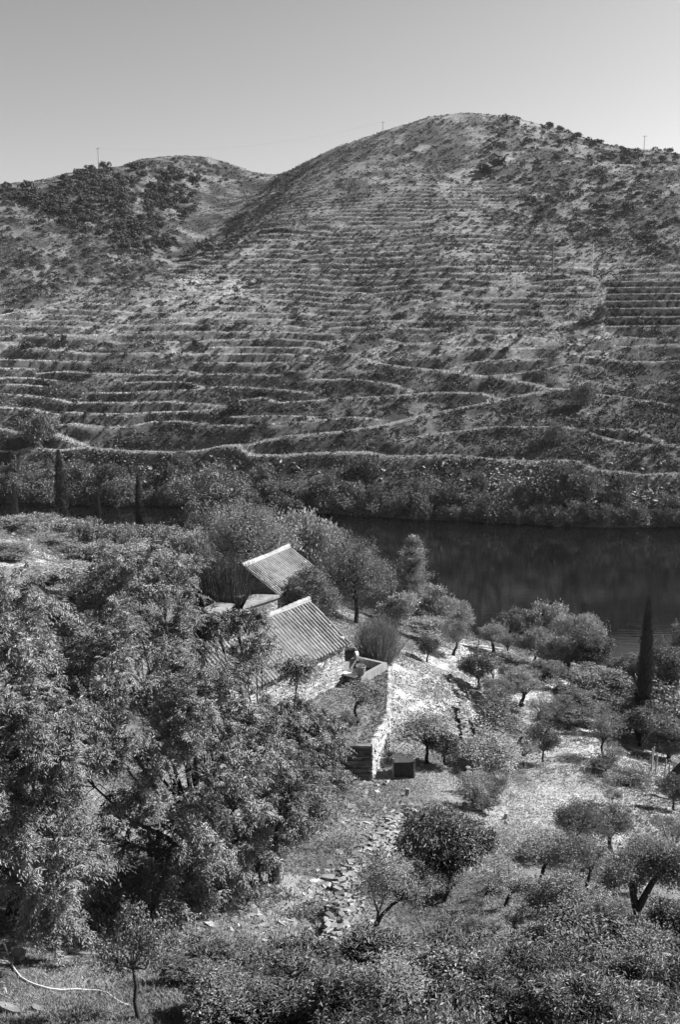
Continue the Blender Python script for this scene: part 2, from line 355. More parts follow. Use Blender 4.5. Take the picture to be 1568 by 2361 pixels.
# distant hills closing the valley on both sides (outside the frame)
# ================================================================ NEAR HILLSIDE
NP = []
def npt(px, py, z=None, Y=None): NP.append(atz(px, py, z) if z is not None else at(px, py, Y))
for px in (-250, 0, 400, 784, 1150, 1568, 1900): npt(px, 2361, Y=16)
for v in ((-8, 5, 53), (0, 5, 53.5), (8, 5, 53), (-30, 8, 54), (30, 8, 51), (-30, 20, 50), (30, 24, 44)): NP.append(Vector(v))
for a in ((50, 2250, 47), (300, 2230, 46.3), (500, 2180, 45.3), (870, 2190, 43.9), (640, 2080, 43.9), (640, 2010, 43.2), (760, 1960, 42.2), (880, 1850, 40.0), (850, 1800, 39.4), (930, 1780, 39.25), (1040, 1820, 39.3),
          (1100, 2050, 42.0), (1300, 2150, 42.6), (1471, 2130, 42.2), (1353, 2068, 41.4), (1412, 1960, 40), (1250, 1757, 37.5), (1145, 1805, 38.7), (1060, 1700, 38.3), (1120, 1640, 37.2), (980, 1620, 39.0), (935, 1560, 39.4), (1000, 1530, 37.6),
          (820, 1435, 38.4), (1060, 1495, 35.8), (945, 1442, 35.9), (1362, 1558, 34.2), (1204, 1626, 36.4), (1292, 1624, 36.0), (1478, 1712, 34.7), (1500, 1760, 35.8), (1568, 1830, 37.2), (1392, 1755, 36.8), (1140, 1505, 34.9), (1195, 1541, 35.2),
          (40, 1240, 43.6), (-200, 1240, 44)): npt(a[0], a[1], z=a[2])
for v in ((-3, 44, 40.3), (-5, 50, 40.9), (-4, 58, 41.6), (-9, 52, 41.6), (-12, 40, 43.6), (-18, 60, 44.4), (-24, 88, 38.8), (-36, 92, 40), (-16, 73, 40), (-12, 84, 37), (-18, 86, 37.3), (-8, 70, 40.8), (-2, 72, 39.4), (-20, 98, 38), (-40, 102, 38.3), (-5, 92, 33), (10, 90, 30.5), (25, 84, 29), (38, 80, 27), (50, 70, 28), (40, 50, 33), (30, 60, 33),
          (-60, 130, 25), (-20, 130, 20), (10, 125, 14.5), (40, 120, 12), (70, 110, 12),
          (-80, 200, 0), (-40, 192, 0), (0, 178, 0), (40, 168, 0), (80, 160, 0), (-40, 215, -6), (0, 200, -6), (40, 190, -6), (90, 185, -6), (-90, 225, -6)): NP.append(Vector(v))
near = TPS(NP)
GX = np.arange(-46, 66, .36); GY = np.concatenate([np.arange(5, 85, .36), np.arange(85, 210, .9)])
XX, YY = np.meshgrid(GX, GY); HN = near(XX, YY)
def sdist(X, Y, pts):
    """distance to an open polyline and the side (+ = right hand of travel)"""
    best = np.full(X.shape, 1e9); side = np.zeros(X.shape); tt = np.zeros(X.shape); n = len(pts)-1
    for i in range(n):
        ax, ay = pts[i][:2]; bx, by = pts[i+1][:2]; dx, dy = bx-ax, by-ay; L2 = dx*dx+dy*dy
        t = np.clip(((X-ax)*dx+(Y-ay)*dy)/L2, 0, 1); d = np.hypot(X-ax-dx*t, Y-ay-dy*t)
        s = np.sign(dy*(X-ax)-dx*(Y-ay)); u = d < best-1e-9
        best = np.where(u, d, best); side = np.where(u, s, side); tt = np.where(u, (i+t)/n, tt)
    return best, side, tt
def hN0(px, py):
    d = ray(px, py); Ys = np.arange(10, 130, .25); Xs = d[0]/d[1]*Ys; z = near(Xs, Ys); rz = CAMH+d[2]/d[1]*Ys
    k = np.nonzero(z >= rz)[0][0]; return Vector((Xs[k], Ys[k], z[k]))
W1 = [hN0(*q) for q in ((735, 2215), (765, 2110), (825, 2010), (885, 1930), (925, 1872))]
W2 = [hN0(*q) for q in ((1072, 1825), (1072, 1710), (1062, 1610), (1035, 1565))]
def step(H, W, drop, reach):
    d, s, t_ = sdist(XX, YY, W); e = sm(0, .12, t_)*(1-sm(.88, 1, t_))
    # ground on the right of the wall sits lower, blending back out
    return H - np.where(s > 0, drop*(1-sm(.3*reach, reach, d))*sm(.0, .35, d), 0)*np.where((t_ > 0) & (t_ < 1), 1, 0)*e
HN = step(HN, W1, .75, 5.5); HN = step(HN, W2, .6, 6)
GZ = 40.85
TB = [atz(745, 1723, GZ), atz(858, 1723, GZ), atz(899, 1650, GZ), Vector((2.62, 53.2, GZ))]
gpoly = [(-9, 43.3), (TB[0].x, TB[0].y+.3), (TB[1].x-.25, TB[1].y+.3), (TB[2].x-.25, TB[2].y), (2.2, 53.0), (1.6, 55.5), (-2, 60), (-9, 58)]
gin = inpoly(XX, YY, gpoly); HN = np.where(gin, GZ+(fbm(XX/1.2, YY/1.2, 51)-.5)*.15, HN)
ntr = fbm(XX/1.5, YY/1.5, 61)
HN += (fbm(XX/3.5, YY/3.5, 55)-.5)*.5*(~gin)+(ntr-.5)*.22*(~gin)
NPX, NPY = proj(XX, YY, HN)
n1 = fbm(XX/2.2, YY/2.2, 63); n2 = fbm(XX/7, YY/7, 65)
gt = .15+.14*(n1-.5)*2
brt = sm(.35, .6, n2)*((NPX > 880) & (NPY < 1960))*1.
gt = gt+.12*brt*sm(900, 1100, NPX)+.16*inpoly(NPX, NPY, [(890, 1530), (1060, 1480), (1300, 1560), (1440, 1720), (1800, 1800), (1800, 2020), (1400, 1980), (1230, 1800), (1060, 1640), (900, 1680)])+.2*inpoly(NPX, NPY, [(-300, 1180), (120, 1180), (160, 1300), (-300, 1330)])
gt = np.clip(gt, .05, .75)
ny, nx = XX.shape
jj, ii = np.meshgrid(np.arange(ny-1), np.arange(nx-1), indexing='ij'); a = (jj*nx+ii).ravel()
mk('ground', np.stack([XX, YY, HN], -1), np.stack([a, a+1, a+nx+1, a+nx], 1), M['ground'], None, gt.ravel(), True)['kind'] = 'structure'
def gz(X, Y):
    X = np.asarray(X, float); Y = np.asarray(Y, float)
    i = np.clip(np.searchsorted(GX, X)-1, 0, nx-2); j = np.clip(np.searchsorted(GY, Y)-1, 0, ny-2)
    f = np.clip((X-GX[i])/(GX[i+1]-GX[i]), 0, 1); g = np.clip((Y-GY[j])/(GY[j+1]-GY[j]), 0, 1)
    return (HN[j, i]*(1-f)+HN[j, i+1]*f)*(1-g)+(HN[j+1, i]*(1-f)+HN[j+1, i+1]*f)*g
def hit(px, py):
    d = ray(px, py); Ys = np.arange(8, 200, .1); Xs = d[0]/d[1]*Ys; z = gz(Xs, Ys); rz = CAMH+d[2]/d[1]*Ys
    k = np.nonzero(z >= rz)[0]
    return Vector((Xs[k[0]], Ys[k[0]], z[k[0]])) if len(k) else None
# river
mk('river', [(-1200, 150, 0), (1200, 140, 0), (1200, 520, 0), (-1200, 520, 0)], [(0, 1, 2, 3)], M['water'])['kind'] = 'structure'
# wide land outside the modelled sheets so that no edge shows from the side
mk('land', [(-3000, -400, 30), (-46, -400, 45), (-46, 210, -8), (-3000, 210, -8), (66, -400, 45), (3000, -400, 30), (3000, 210, -8), (66, 210, -8)], [(0, 1, 2, 3), (4, 5, 6, 7)], M['ground'], None, [.25]*8)['kind'] = 'structure'

# ------------------------------------------------------------ leaves
def norm(a): return a/np.maximum(np.linalg.norm(a, axis=-1, keepdims=True), 1e-9)
def leafcloud(C, D, n, spread, L, W, droop=.0, rnd=.8, up=.5, tv=.35, fold=.28, taper=.45, rng=rs):
    """C clump centres, D outward directions, n leaves per clump; every leaf is a folded blade of two triangles"""
    N = len(C)*n
    c = np.repeat(C, n, 0)+rng.normal(0, 1, (N, 3))*spread
    d = norm(np.repeat(D, n, 0)+rng.normal(0, rnd, (N, 3))+np.array([0, 0, -droop]))
    upv = norm(np.array([0, 0, 1.])*up+np.repeat(D, n, 0)*.5+rng.normal(0, .45, (N, 3)))
    s = norm(np.cross(d, upv)); nn = np.cross(s, d)
    l = L*rng.uniform(.65, 1.25, (N, 1)); w_ = W*rng.uniform(.7, 1.2, (N, 1))
    b = c-d*l*.5; tip = c+d*l*.5-nn*l*.12; mid = c-d*l*(.5-taper)
    s1 = mid+s*w_*.5+nn*w_*fold; s2 = mid-s*w_*.5+nn*w_*fold
    V = np.stack([b, s1, tip, s2], 1).reshape(-1, 3)
    q = np.arange(N)[:, None]*4; F = np.concatenate([q+[0, 1, 2], q+[0, 2, 3]], 1).reshape(-1, 3)
    tn = np.repeat(np.clip(np.repeat(rng.normal(1, tv*.6, (len(C), 1)), n, 1).ravel()+rng.normal(0, tv*.5, N), .35, 1.9), 4)
    return V, F, tn
def cards(C, n, spread, S, tv=.35, rng=rs, flat=.5, out=None):
    """small random foliage faces for distant bushes"""
    N = len(C)*n; c = np.repeat(C, n, 0)
    dv = norm(rng.normal(0, 1, (N, 3))); dv[:, 2] = np.abs(dv[:, 2])*1.0-.15
    sp_ = np.repeat(np.asarray(spread), n, 0) if np.ndim(spread) == 2 else spread
    c = c+dv*sp_*rng.uniform(.6, 1.05, (N, 1))
    nn = norm(dv+rng.normal(0, .55, (N, 3))); a_ = norm(np.cross(nn, rng.normal(0, 1, (N, 3)))); b_ = np.cross(nn, a_)
    s = (np.repeat(np.asarray(S), n)[:, None] if np.ndim(S) else S)*rng.uniform(.5, 1.2, (N, 1))
    V = np.stack([c-a_*s, c-b_*s*.7, c+a_*s, c+b_*s*.7], 1).reshape(-1, 3); F = np.arange(N*4).reshape(-1, 4)
    return V, F, np.repeat(np.clip(rng.normal(1, tv, N), .4, 1.8), 4)
def lobes(rx, rz, z0, K, rl, rng, flatbottom=.2, squash=.8):
    P = []
    for k in range(K):
        for _ in range(30):
            d = rng.normal(0, 1, 3); d /= np.linalg.norm(d)
            if d[2] < -flatbottom: d[2] = -flatbottom
            q = d*np.array([rx, rx*.85, rz])*rng.uniform(.35, 1.0)+np.array([0, 0, z0])
            if all(np.linalg.norm(q-o[0]) > rl*.6 for o in P): break
        P.append((q, rl*rng.uniform(.45, 1.15)))
    return P
def clumps(P, dens, rng, squash=.8):
    C = []; D = []
    for q, r in P:
        n = int(dens*r*r)+3; d = norm(rng.normal(0, 1, (n, 3)))
        rad = r*(rng.uniform(.55, 1.05, (n, 1))+.45*rng.rand(n, 1)**4); C.append(q+d*rad*np.array([1, 1, squash])); D.append(d)
    return np.concatenate(C), np.concatenate(D)
def skeleton(P, trunk_h, r0, rng, fork=.5, lean=.15, base=(0, 0, 0), twigs=True, nt=1):
    mb = MB(); base = Vector(base)
    tops = []
    for k in range(nt):
        a = rng.uniform(0, 6.28) if nt == 1 else 2*math.pi*k/nt+.4
        off = Vector((math.cos(a), math.sin(a), 0))*(lean*trunk_h+(r0*1.2 if nt > 1 else 0)*1.5)
        top = base+Vector((0, 0, trunk_h))+off
        m1 = base.lerp(top, .35)+Vector(rng.normal(0, .04, 3))*trunk_h; m2 = base.lerp(top, .7)+Vector(rng.normal(0, .05, 3))*trunk_h
        b0 = base+(off.normalized()*r0*.9 if nt > 1 else Vector())
        mb.tube([b0-Vector((0, 0, .25)), b0+Vector((0, 0, .03)), m1, m2, top], [r0*1.5, r0*1.25, r0, r0*.85, r0*.75], 8)
        tops.append((top, r0*.72))
    for q, r in P:
        top, rr = min(tops, key=lambda s: (s[0]-Vector(q)).length); q = Vector(q)
        mid = top.lerp(q, .5)+Vector(rng.normal(0, .08, 3))*(q-top).length+Vector((0, 0, -.08*(q-top).length))
        mb.tube([top-Vector((0, 0, .05)), top.lerp(mid, .5), mid, q], [rr*.8, rr*.62, rr*.45, rr*.22], 5, cap=False)
        if twigs:
            for _ in range(3):
                e = q+Vector(rng.normal(0, 1, 3)).normalized()*r*.9
                mb.tube([mid.lerp(q, .6), q.lerp(e, .4)+Vector(rng.normal(0, .05, 3)), e], [rr*.28, rr*.18, rr*.06], 4, cap=False)
    return mb
PROTO = {}
def tree_proto(key, kind, seed):
    """a tree about unit-sized in real metres: returns (trunk mesh, crown mesh, radius, height)"""
    rng = np.random.RandomState(seed)
    if kind == 'olive': P = lobes(1.1, .8, 1.9, 9, .62, rng); C, D = clumps(P, 210, rng); A = leafcloud(C, D, 17, .085, .10, .038, 0, .7, rng=rng); tr = skeleton(P, 1.05, .11, rng, lean=.2); m_ = M['olive']; R_, Hh = 1.6, 3.05
    elif kind == 'sparse': P = lobes(1.15, .75, 2.0, 8, .5, rng); C, D = clumps(P, 150, rng); A = leafcloud(C, D, 13, .10, .10, .038, .1, .8, rng=rng); tr = skeleton(P, 1.1, .08, rng, lean=.22); m_ = M['olive']; R_, Hh = 1.55, 3.0
    elif kind == 'citrus': P = lobes(1.0, .85, 1.6, 10, .58, rng, .5); C, D = clumps(P, 260, rng); A = leafcloud(C, D, 13, .085, .11, .055, .1, .8, rng=rng); tr = skeleton(P, .75, .08, rng, lean=.12); m_ = M['citrus']; R_, Hh = 1.5, 2.85
    elif kind == 'pale': P = lobes(1.0, 1.0, 1.5, 10, .55, rng, .6); C, D = clumps(P, 220, rng); D = norm(D+np.array([0, 0, 1.1])); A = leafcloud(C, D, 16, .09, .13, .045, -.2, .5, rng=rng); tr = skeleton(P, .6, .08, rng); m_ = M['pale']; R_, Hh = 1.5, 2.95
    elif kind == 'fig': P = lobes(1.1, .9, 1.5, 10, .6, rng, .5); C, D = clumps(P, 190, rng); A = leafcloud(C, D, 9, .12, .15, .11, .1, .7, rng=rng, fold=.15, taper=.55); tr = skeleton(P, .7, .09, rng); m_ = M['fig']; R_, Hh = 1.65, 2.85
    elif kind == 'peach': P = lobes(1.15, .8, 1.5, 11, .55, rng, .5); C, D = clumps(P, 330, rng, .8); A = leafcloud(C, D, 17, .085, .135, .038, .35, .7, rng=rng); tr = skeleton(P, .7, .07, rng, lean=.15); m_ = M['peach']; R_, Hh = 1.65, 2.75
    elif kind == 'young': P = lobes(1.05, .75, 1.75, 9, .42, rng); C, D = clumps(P, 230, rng); A = leafcloud(C, D, 11, .085, .09, .045, .2, .8, rng=rng); tr = skeleton(P, 1.15, .055, rng, lean=.1); m_ = M['fig']; R_, Hh = 1.4, 2.8
    elif kind == 'round': P = lobes(1.15, 1.0, 1.4, 16, .5, rng, .7); C, D = clumps(P, 260, rng); D = norm(D+np.array([0, 0, .7])); A = leafcloud(C, D, 12, .09, .15, .06, 0, .6, rng=rng); tr = skeleton(P, .7, .09, rng); m_ = M['bank']; R_, Hh = 1.6, 2.75
    elif kind == 'fine': P = lobes(1.1, 1.0, 1.5, 22, .42, rng, .7); C, D = clumps(P, 620, rng); A = leafcloud(C, D, 13, .055, .07, .036, 0, .7, rng=rng); tr = skeleton(P, .7, .07, rng); m_ = M['fig']; R_, Hh = 1.6, 2.75
    elif kind == 'vine': P = lobes(1.15, 1.0, 1.4, 22, .42, rng, .8); C, D = clumps(P, 420, rng); A = leafcloud(C, D, 12, .06, .075, .052, .1, .7, rng=rng, fold=.15, taper=.55); tr = skeleton(P, .7, .07, rng); m_ = M['vine']; R_, Hh = 1.6, 2.75
    elif kind == 'fineolive': P = lobes(1.15, 1.1, 1.45, 26, .42, rng, .75); C, D = clumps(P, 480, rng); A = leafcloud(C, D, 13, .06, .06, .022, 0, .7, rng=rng); tr = skeleton(P, 1.0, .07, rng); m_ = M['olive']; R_, Hh = 1.6, 2.75
    elif kind == 'longleaf': P = lobes(1.15, .8, 1.0, 15, .5, rng, .5); C, D = clumps(P, 230, rng, .85); D = norm(D+np.array([0, 0, .7])); A = leafcloud(C, D, 20, .1, .17, .042, .15, .6, rng=rng); tr = skeleton(P, .4, .06, rng, lean=.15); m_ = M['peach']; R_, Hh = 1.65, 2.75
    elif kind == 'broom':
        n = 4200; bx = rng.normal(0, .16, (n, 2)); C = np.zeros((n, 3)); tilt = rng.normal(0, .22, (n, 2)); hgt = rng.uniform(.7, 2.2, n)
        b = np.column_stack([bx, np.zeros(n)+.05]); dirn = norm(np.column_stack([tilt+bx*.9, np.ones(n)])); s = norm(np.cross(dirn, rng.normal(0, 1, (n, 3))))*.008
        tp = b+dirn*hgt[:, None]; mdl = b+dirn*hgt[:, None]*.5+rng.normal(0, .03, (n, 3)); dn = np.array([0, 0, -.0])
        V = np.stack([b-s, b+s, mdl+s, tp, mdl-s], 1).reshape(-1, 3); q = np.arange(n)[:, None]*5
        F = np.concatenate([q+[0, 1, 2], q+[0, 2, 4], q+[4, 2, 3]], 1).reshape(-1, 3); tn = np.repeat(rng.uniform(.6, 1.3, n), 5)
        C2 = tp-dirn*rng.uniform(0, .8, (n, 1)); A2 = leafcloud(C2, dirn, 3, .03, .14, .010, -.6, .18, rng=rng)
        A = (np.vstack([V, A2[0]]), np.vstack([F, A2[1]+len(V)]), np.concatenate([tn, A2[2]])); tr = MB()
        for k in range(7): tr.tube([(rng.normal(0, .05), rng.normal(0, .05), -.1), (rng.normal(0, .12), rng.normal(0, .12), .5)], [.03, .012], 5)
        m_ = M['broom']; R_, Hh = .95, 2.15
    elif kind == 'pine':
        C = []; D = []
        for k in range(17):
            z = .8+k*.2; r = (1-(k/17.)**1.2)*.95+.12
            for _ in range(8 if k < 13 else 5):
                a_ = rng.uniform(0, 6.28); rr = r*rng.uniform(.25, 1.05); dd = np.array([math.cos(a_), math.sin(a_), .35])
                for u_ in np.linspace(.35, 1, 5): C.append([math.cos(a_)*rr*u_, math.sin(a_)*rr*u_, z+.18*u_*rr]); D.append(dd)
        C = np.array(C); D = norm(np.array(D)); A = leafcloud(C, D, 26, .075, .12, .016, -.5, .7, rng=rng); tr = MB()
        tr.tube([(0, 0, -.2), (0, 0, 1), (.04, 0, 2.4), (0, 0, 4.1)], [.1, .075, .045, .01], 7)
        for k in range(40):
            a_ = rng.uniform(0, 6.28); z = rng.uniform(.6, 3.6); r = (1-(z/4.2))*.9; tr.tube([(0, 0, z-.1), (math.cos(a_)*r, math.sin(a_)*r, z+.2)], [.018, .006], 4, cap=False)
        m_ = M['pale']; R_, Hh = 1.0, 4.25
    elif kind == 'cypress':
        n = 5200; z = rng.uniform(.02, 1, n)**1.05; a_ = rng.uniform(0, 6.28, n)
        prof = np.where(z < .12, z/.12*.5+.5, (1-z)**.62*1.06)*(1+.12*np.sin(z*40+a_*2))
        prof = prof*(.8+.45*vnoise(a_*1.6, z*13, 5)+.12*rng.rand(n)**3); r = .40*prof*(rng.uniform(.7, 1.1, n)+.8*rng.rand(n)**9); C = np.column_stack([np.cos(a_)*r, np.sin(a_)*r, z*6.0+.15]); D = norm(np.column_stack([np.cos(a_)*.45, np.sin(a_)*.45, np.ones(n)]))
        A = leafcloud(C, D, 6, .035, .13, .035, -.4, .25, rng=rng, tv=.3); tr = MB(); tr.tube([(0, 0, -.2), (0, 0, 3), (0, 0, 5.6)], [.1, .08, .02], 7)
        m_ = M['dark']; R_, Hh = .42, 6.15
    tro = tr.build('trunk', M['bark'], None, True); cr = mk('crown', A[0], A[1], m_, None, A[2])
    tm_, cm_ = tro.data, cr.data
    bpy.data.objects.remove(tro); bpy.data.objects.remove(cr)
    R_ = float(np.percentile(np.hypot(A[0][:, 0], A[0][:, 1]), 93)); Hh = float(np.percentile(A[0][:, 2], 99.3))
    PROTO[key] = (tm_, cm_, R_, Hh)
VAR = {'vine': 2, 'fine': 2, 'fineolive': 1, 'longleaf': 3, 'olive': 3, 'sparse': 3, 'citrus': 3, 'pale': 3, 'fig': 2, 'peach': 3, 'young': 2, 'round': 2, 'broom': 1, 'pine': 1, 'cypress': 2}
for kk, nn_ in VAR.items():
    for i in range(nn_): tree_proto((kk, i), kk, 100+i*13+len(kk))
CNT = {}
NAMES = {'vine': ('leafy_bush', 'bush'), 'fine': ('broadleaf_tree', 'tree'), 'fineolive': ('olive_tree', 'tree'), 'longleaf': ('long_leaved_bush', 'bush'), 'olive': ('olive_tree', 'tree'), 'sparse': ('olive_tree', 'tree'), 'citrus': ('citrus_tree', 'tree'), 'pale': ('leafy_bush', 'bush'), 'fig': ('broadleaf_tree', 'tree'), 'peach': ('fruit_tree', 'tree'), 'young': ('young_tree', 'tree'), 'round': ('round_tree', 'tree'), 'broom': ('broom_bush', 'bush'), 'pine': ('pine_tree', 'tree'), 'cypress': ('cypress_tree', 'cypress')}
PLACED = []
def place(kind, px, top, w_, label, base=None, Y=None, group=None, rz=None, crownmat=None, bx=None, name=None):
    """base = image row of the foot, else Y = distance"""
    if base is not None:
        q = hit(bx if bx is not None else px, base)
        if q is None: raise Exception('no ground under '+label)
    else:
        X = at(px, top, Y).x; q = Vector((X, Y, float(gz(X, Y))))
    topz = at(px, top, q.y).z; dep = q.y*CP-((q.z+topz)/2-CAMH)*SP; wm = w_/FOC*dep; hm = max(.5, topz-q.z)
    v = CNT.get(kind, 0); CNT[kind] = v+1; tm_, cm_, R_, Hh = PROTO[(kind, v % VAR[kind])]
    nm, cat = NAMES[kind]; nm = name or nm
    e = empty(nm, q, rs.uniform(0, 6.28) if rz is None else rz); tag(e, label, cat, group)
    s = wm/2/R_; j_ = 0 if kind in ('cypress', 'pine') else 1; e.scale = (s*rs.uniform(.9, 1.12), s*rs.uniform(.9, 1.12), hm/Hh); e.rotation_euler[0] = rs.normal(0, .05)*j_; e.rotation_euler[1] = rs.normal(0, .05)*j_
    if kind != 'broom' or True:
        o = bpy.data.objects.new('trunk', tm_); col.objects.link(o); o.parent = e
    o = bpy.data.objects.new('crown', cm_); col.objects.link(o); o.parent = e
    if crownmat: o.material_slots[0].link = 'OBJECT'; o.material_slots[0].material = M[crownmat]
    PLACED.append((nm, q, wm, hm)); return e

# ================================================================ BUILDINGS
def masonry(name, A, B, z0, z1, nrm, parent, ch=.062, lmin=.12, lmax=.5, depth=.16, prot=.035, m=None, zfun=None, tonev=.22, batter=0.):
    """courses of separate schist blocks laid against a rubble core between plan points A and B"""
    mb = MB(); A = Vector((A[0], A[1], 0)); B = Vector((B[0], B[1], 0)); L = (B-A).length; e = (B-A)/L; n = Vector((nrm[0], nrm[1], 0)).normalized()
    z = z0
    while z < z1:
        h = ch*rs.uniform(.6, 1.35); x = -rs.uniform(0, lmin)*.3
        while x < L:
            l = rs.uniform(lmin, lmax); l = min(l, L-x+.03); top = z1 if zfun is None else zfun(x+l/2)
            if z+h*.6 < top and l > .04:
                pr = rs.uniform(-.3, 1)*prot
                mb.box(A+e*(x+l/2)+n*(pr-depth/2-batter*(z-z0))+Vector((0, 0, z+h/2)), e*(l-.012), n*depth, Vector((0, 0, h-.012)), float(np.clip(rs.normal(1, tonev), .45, 1.5)), .018)
            x += l
        z += h
    return mb.build(name, m or M['stone'], parent)
def prism(name, poly, z0, z1, m, parent=None):
    n = len(poly); V = [(x, y, z0) for x, y in poly]+[(x, y, z1) for x, y in poly]
    return mk(name, V, [tuple(range(n-1, -1, -1)), tuple(range(n, 2*n))]+[(i, (i+1) % n, n+(i+1) % n, n+i) for i in range(n)], m, parent, [1]*(2*n))
def house(name, label, Rp, dirdeg, length, zr, half, drop, wallz, over=.28, endover=.2, sp=.275):
    """Rp = far (right) end of the ridge; the ridge runs back from it along -e; the slope towards +n faces right"""
    root = empty(name, (Rp.x, Rp.y, wallz)); tag(root, label, 'house')
    inv = Vector((Rp.x, Rp.y, wallz))
    e = Vector((math.cos(R(dirdeg)), math.sin(R(dirdeg)), 0)); n = Vector((e.y, -e.x, 0))
    P = Vector((Rp.x, Rp.y, zr)); rel = lambda v: Vector(v)-inv
    tan = drop/half; zw = zr-tan*(half-over)-.12
    def L3(a, b, z): return P+e*a+n*b+Vector((0, 0, z-zr))
    # walls: solid core plus stones on the faces
    hw = half-over; a0, a1 = -length+endover, -endover
    cor = [rel(L3(a0, hw-.17, 0)), rel(L3(a1-.17, hw-.17, 0)), rel(L3(a1-.17, -hw+.17, 0)), rel(L3(a0, -hw+.17, 0))]
    V = [(c.x, c.y, -.6) for c in cor]+[(c.x, c.y, zw-wallz) for c in cor]
    g1 = rel(L3(a1-.17, 0, zr-.2)); g0 = rel(L3(a0, 0, zr-.2)); V += [tuple(g1), tuple(g0)]
    mk('wall_core', V, [(3, 2, 1, 0), (0, 1, 5, 4), (1, 2, 6, 8, 5), (2, 3, 7, 6), (3, 0, 4, 9, 7), (4, 5, 8, 9), (9, 8, 6, 7)], M['mortar'], root)
    c1, c2 = rel(L3(a0, hw, 0)), rel(L3(a1, hw, 0)); masonry('wall', c1, c2, -.3, zw-wallz, n, root)
    d1, d2 = rel(L3(a1, hw, 0)), rel(L3(a1, -hw, 0)); gt_ = lambda x: zw-wallz+max(0, (hw-abs(x-hw)))*tan*.95
    masonry('wall', d1, d2, -.3, zr-wallz, e, root, zfun=gt_)
    d1, d2 = rel(L3(a0, hw, 0)), rel(L3(a0, -hw, 0)); masonry('wall', d1, d2, -.3, zr-wallz, -e, root, zfun=gt_)
    masonry('wall', rel(L3(a0, -hw, 0)), rel(L3(a1, -hw, 0)), -.3, zw-wallz, -n, root)
    # roof deck
    V = []
    for a in (-length, 0):
        for b in (-half, 0, half):
            for dz in (-.16, -.07): V.append(tuple(rel(L3(a, b, zr-abs(b)*tan+dz))))
    mk('roof_deck', V, [(0, 6, 8, 2), (2, 8, 10, 4), (1, 3, 9, 7), (3, 5, 11, 9), (0, 2, 3, 1), (2, 4, 5, 3), (6, 7, 9, 8), (8, 9, 11, 10), (0, 1, 7, 6), (4, 10, 11, 5)], M['tilebed'], root)
    # barrel tiles: overlapping cover tiles in columns, both slopes
    for sgn in (1, -1):
        mb = MB(); nc = int(length/sp); sl = math.hypot(half, drop); cl = .40; sdir = (n*sgn*half-Vector((0, 0, drop))).normalized(); up = e.cross(sdir)*1.
        if up.z < 0: up = -up
        for c in range(nc+1):
            a = -sp*.5-c*sp+rs.normal(0, .006)
            if -a > length: break
            k = 0; s0 = .02
            while s0 < sl-.06:
                s1 = min(s0+cl+.05, sl+.05); r0, r1 = .29*sp, .33*sp; h0 = .035; cx = rs.normal(0, .012); tn = float(np.clip(rs.normal(1, .13), .6, 1.35))
                V = []
                for (s_, r_, hh) in ((s0, r0, h0), (s1, r1, h0+.014)):
                    for k_ in range(7):
                        an = math.pi*k_/6; V.append(rel(P)+Vector((0, 0, -.07))+e*(a+cx+math.cos(an)*r_)+sdir*s_+up*(hh-.04+math.sin(an)*r_*1.05))
                for (s_, r_, hh) in ((s1, r1-.018, h0+.014),):
                    for k_ in range(7):
                        an = math.pi*k_/6; V.append(rel(P)+Vector((0, 0, -.07))+e*(a+cx+math.cos(an)*r_)+sdir*s_+up*(hh-.04+math.sin(an)*r_*1.05))
                mb.add(V, [(i, i+1, i+8, i+7) for i in range(6)]+[(i+7, i+8, i+15, i+14) for i in range(6)], tn)
                # channel tile beside it
                mb2c = rel(P)+Vector((0, 0, -.07))+e*(a-sp*.5)+sdir*(s0+cl*.5)+up*.0
                mb.box(mb2c-up*.03, e*(sp*.5), sdir*(cl+.02), up*.02, tn*.3)  # shade of the gap between rolls put into the channel tone
                s0 += cl*rs.uniform(.95, 1.05)
        mb.build('roof_tiles', M['tile'], root, False)
    mb = MB(); a = 0.02
    while a > -length:
        V = []
        for (s_, r_) in ((a, .135), (a-.44, .115)):
            for k_ in range(7):
                an = math.pi*k_/6; V.append(rel(P)+e*s_+n*math.cos(an)*r_+Vector((0, 0, math.sin(an)*r_*.95-.045+(.02 if s_ == a else 0))))
        mb.add(V, [(i, i+7, i+8, i+1) for i in range(6)]+[tuple(range(7))], float(rs.uniform(1.1, 1.7))); a -= .39
    mb.build('ridge_tiles', M['tile'], root)
    mb = MB()
    mb.box(rel(L3(-length/2, half-.06, zr-drop-.14)), e*length, n*.05, Vector((0, 0, .09)))
    k = .3
    while k < length:
        mb.box(rel(L3(-k, half-over*.6, zr-drop+over*.4*tan-.19)), e*.07, (n*over*1.2+Vector((0, 0, -over*1.2*tan))), Vector((0, 0, .09))); k += .75
    mb.build('eave_board', M['darkwood'], root)
    mb = MB(); mb.box(rel(L3(-length/2, .0, zr-.1)), e*length, n*.34, Vector((0, 0, .07))); mb.build('ridge_bedding', M['mortarw'], root)
    for ch_ in root.children:
        if ch_.name.split('.')[0] in ('roof_tiles', 'ridge_tiles', 'roof_deck', 'ridge_bedding'):
            nv = len(ch_.data.vertices); co = np.empty(nv*3, np.float32); ch_.data.vertices.foreach_get('co', co); co = co.reshape(-1, 3)
            a = -(co[:, 0]*e.x+co[:, 1]*e.y)/length; b = co[:, 0]*n.x+co[:, 1]*n.y
            co[:, 2] -= (.07*np.sin(np.pi*np.clip(a, 0, 1))+.05*(fbm(a*length*.9, b*.9, 5)-.5)).astype(np.float32); ch_.data.vertices.foreach_set('co', co.ravel())
    return root, L3, e, n, inv
Rp = Vector((-1.64, 52.55, 0))
hroot, HL, he, hn, hinv = house('stone_house', 'nearer stone house with long barrel tiled roof behind the big leafy tree', Rp, 55.5, 9.3, 44.92, 2.65, 1.87, GZ, sp=.245)
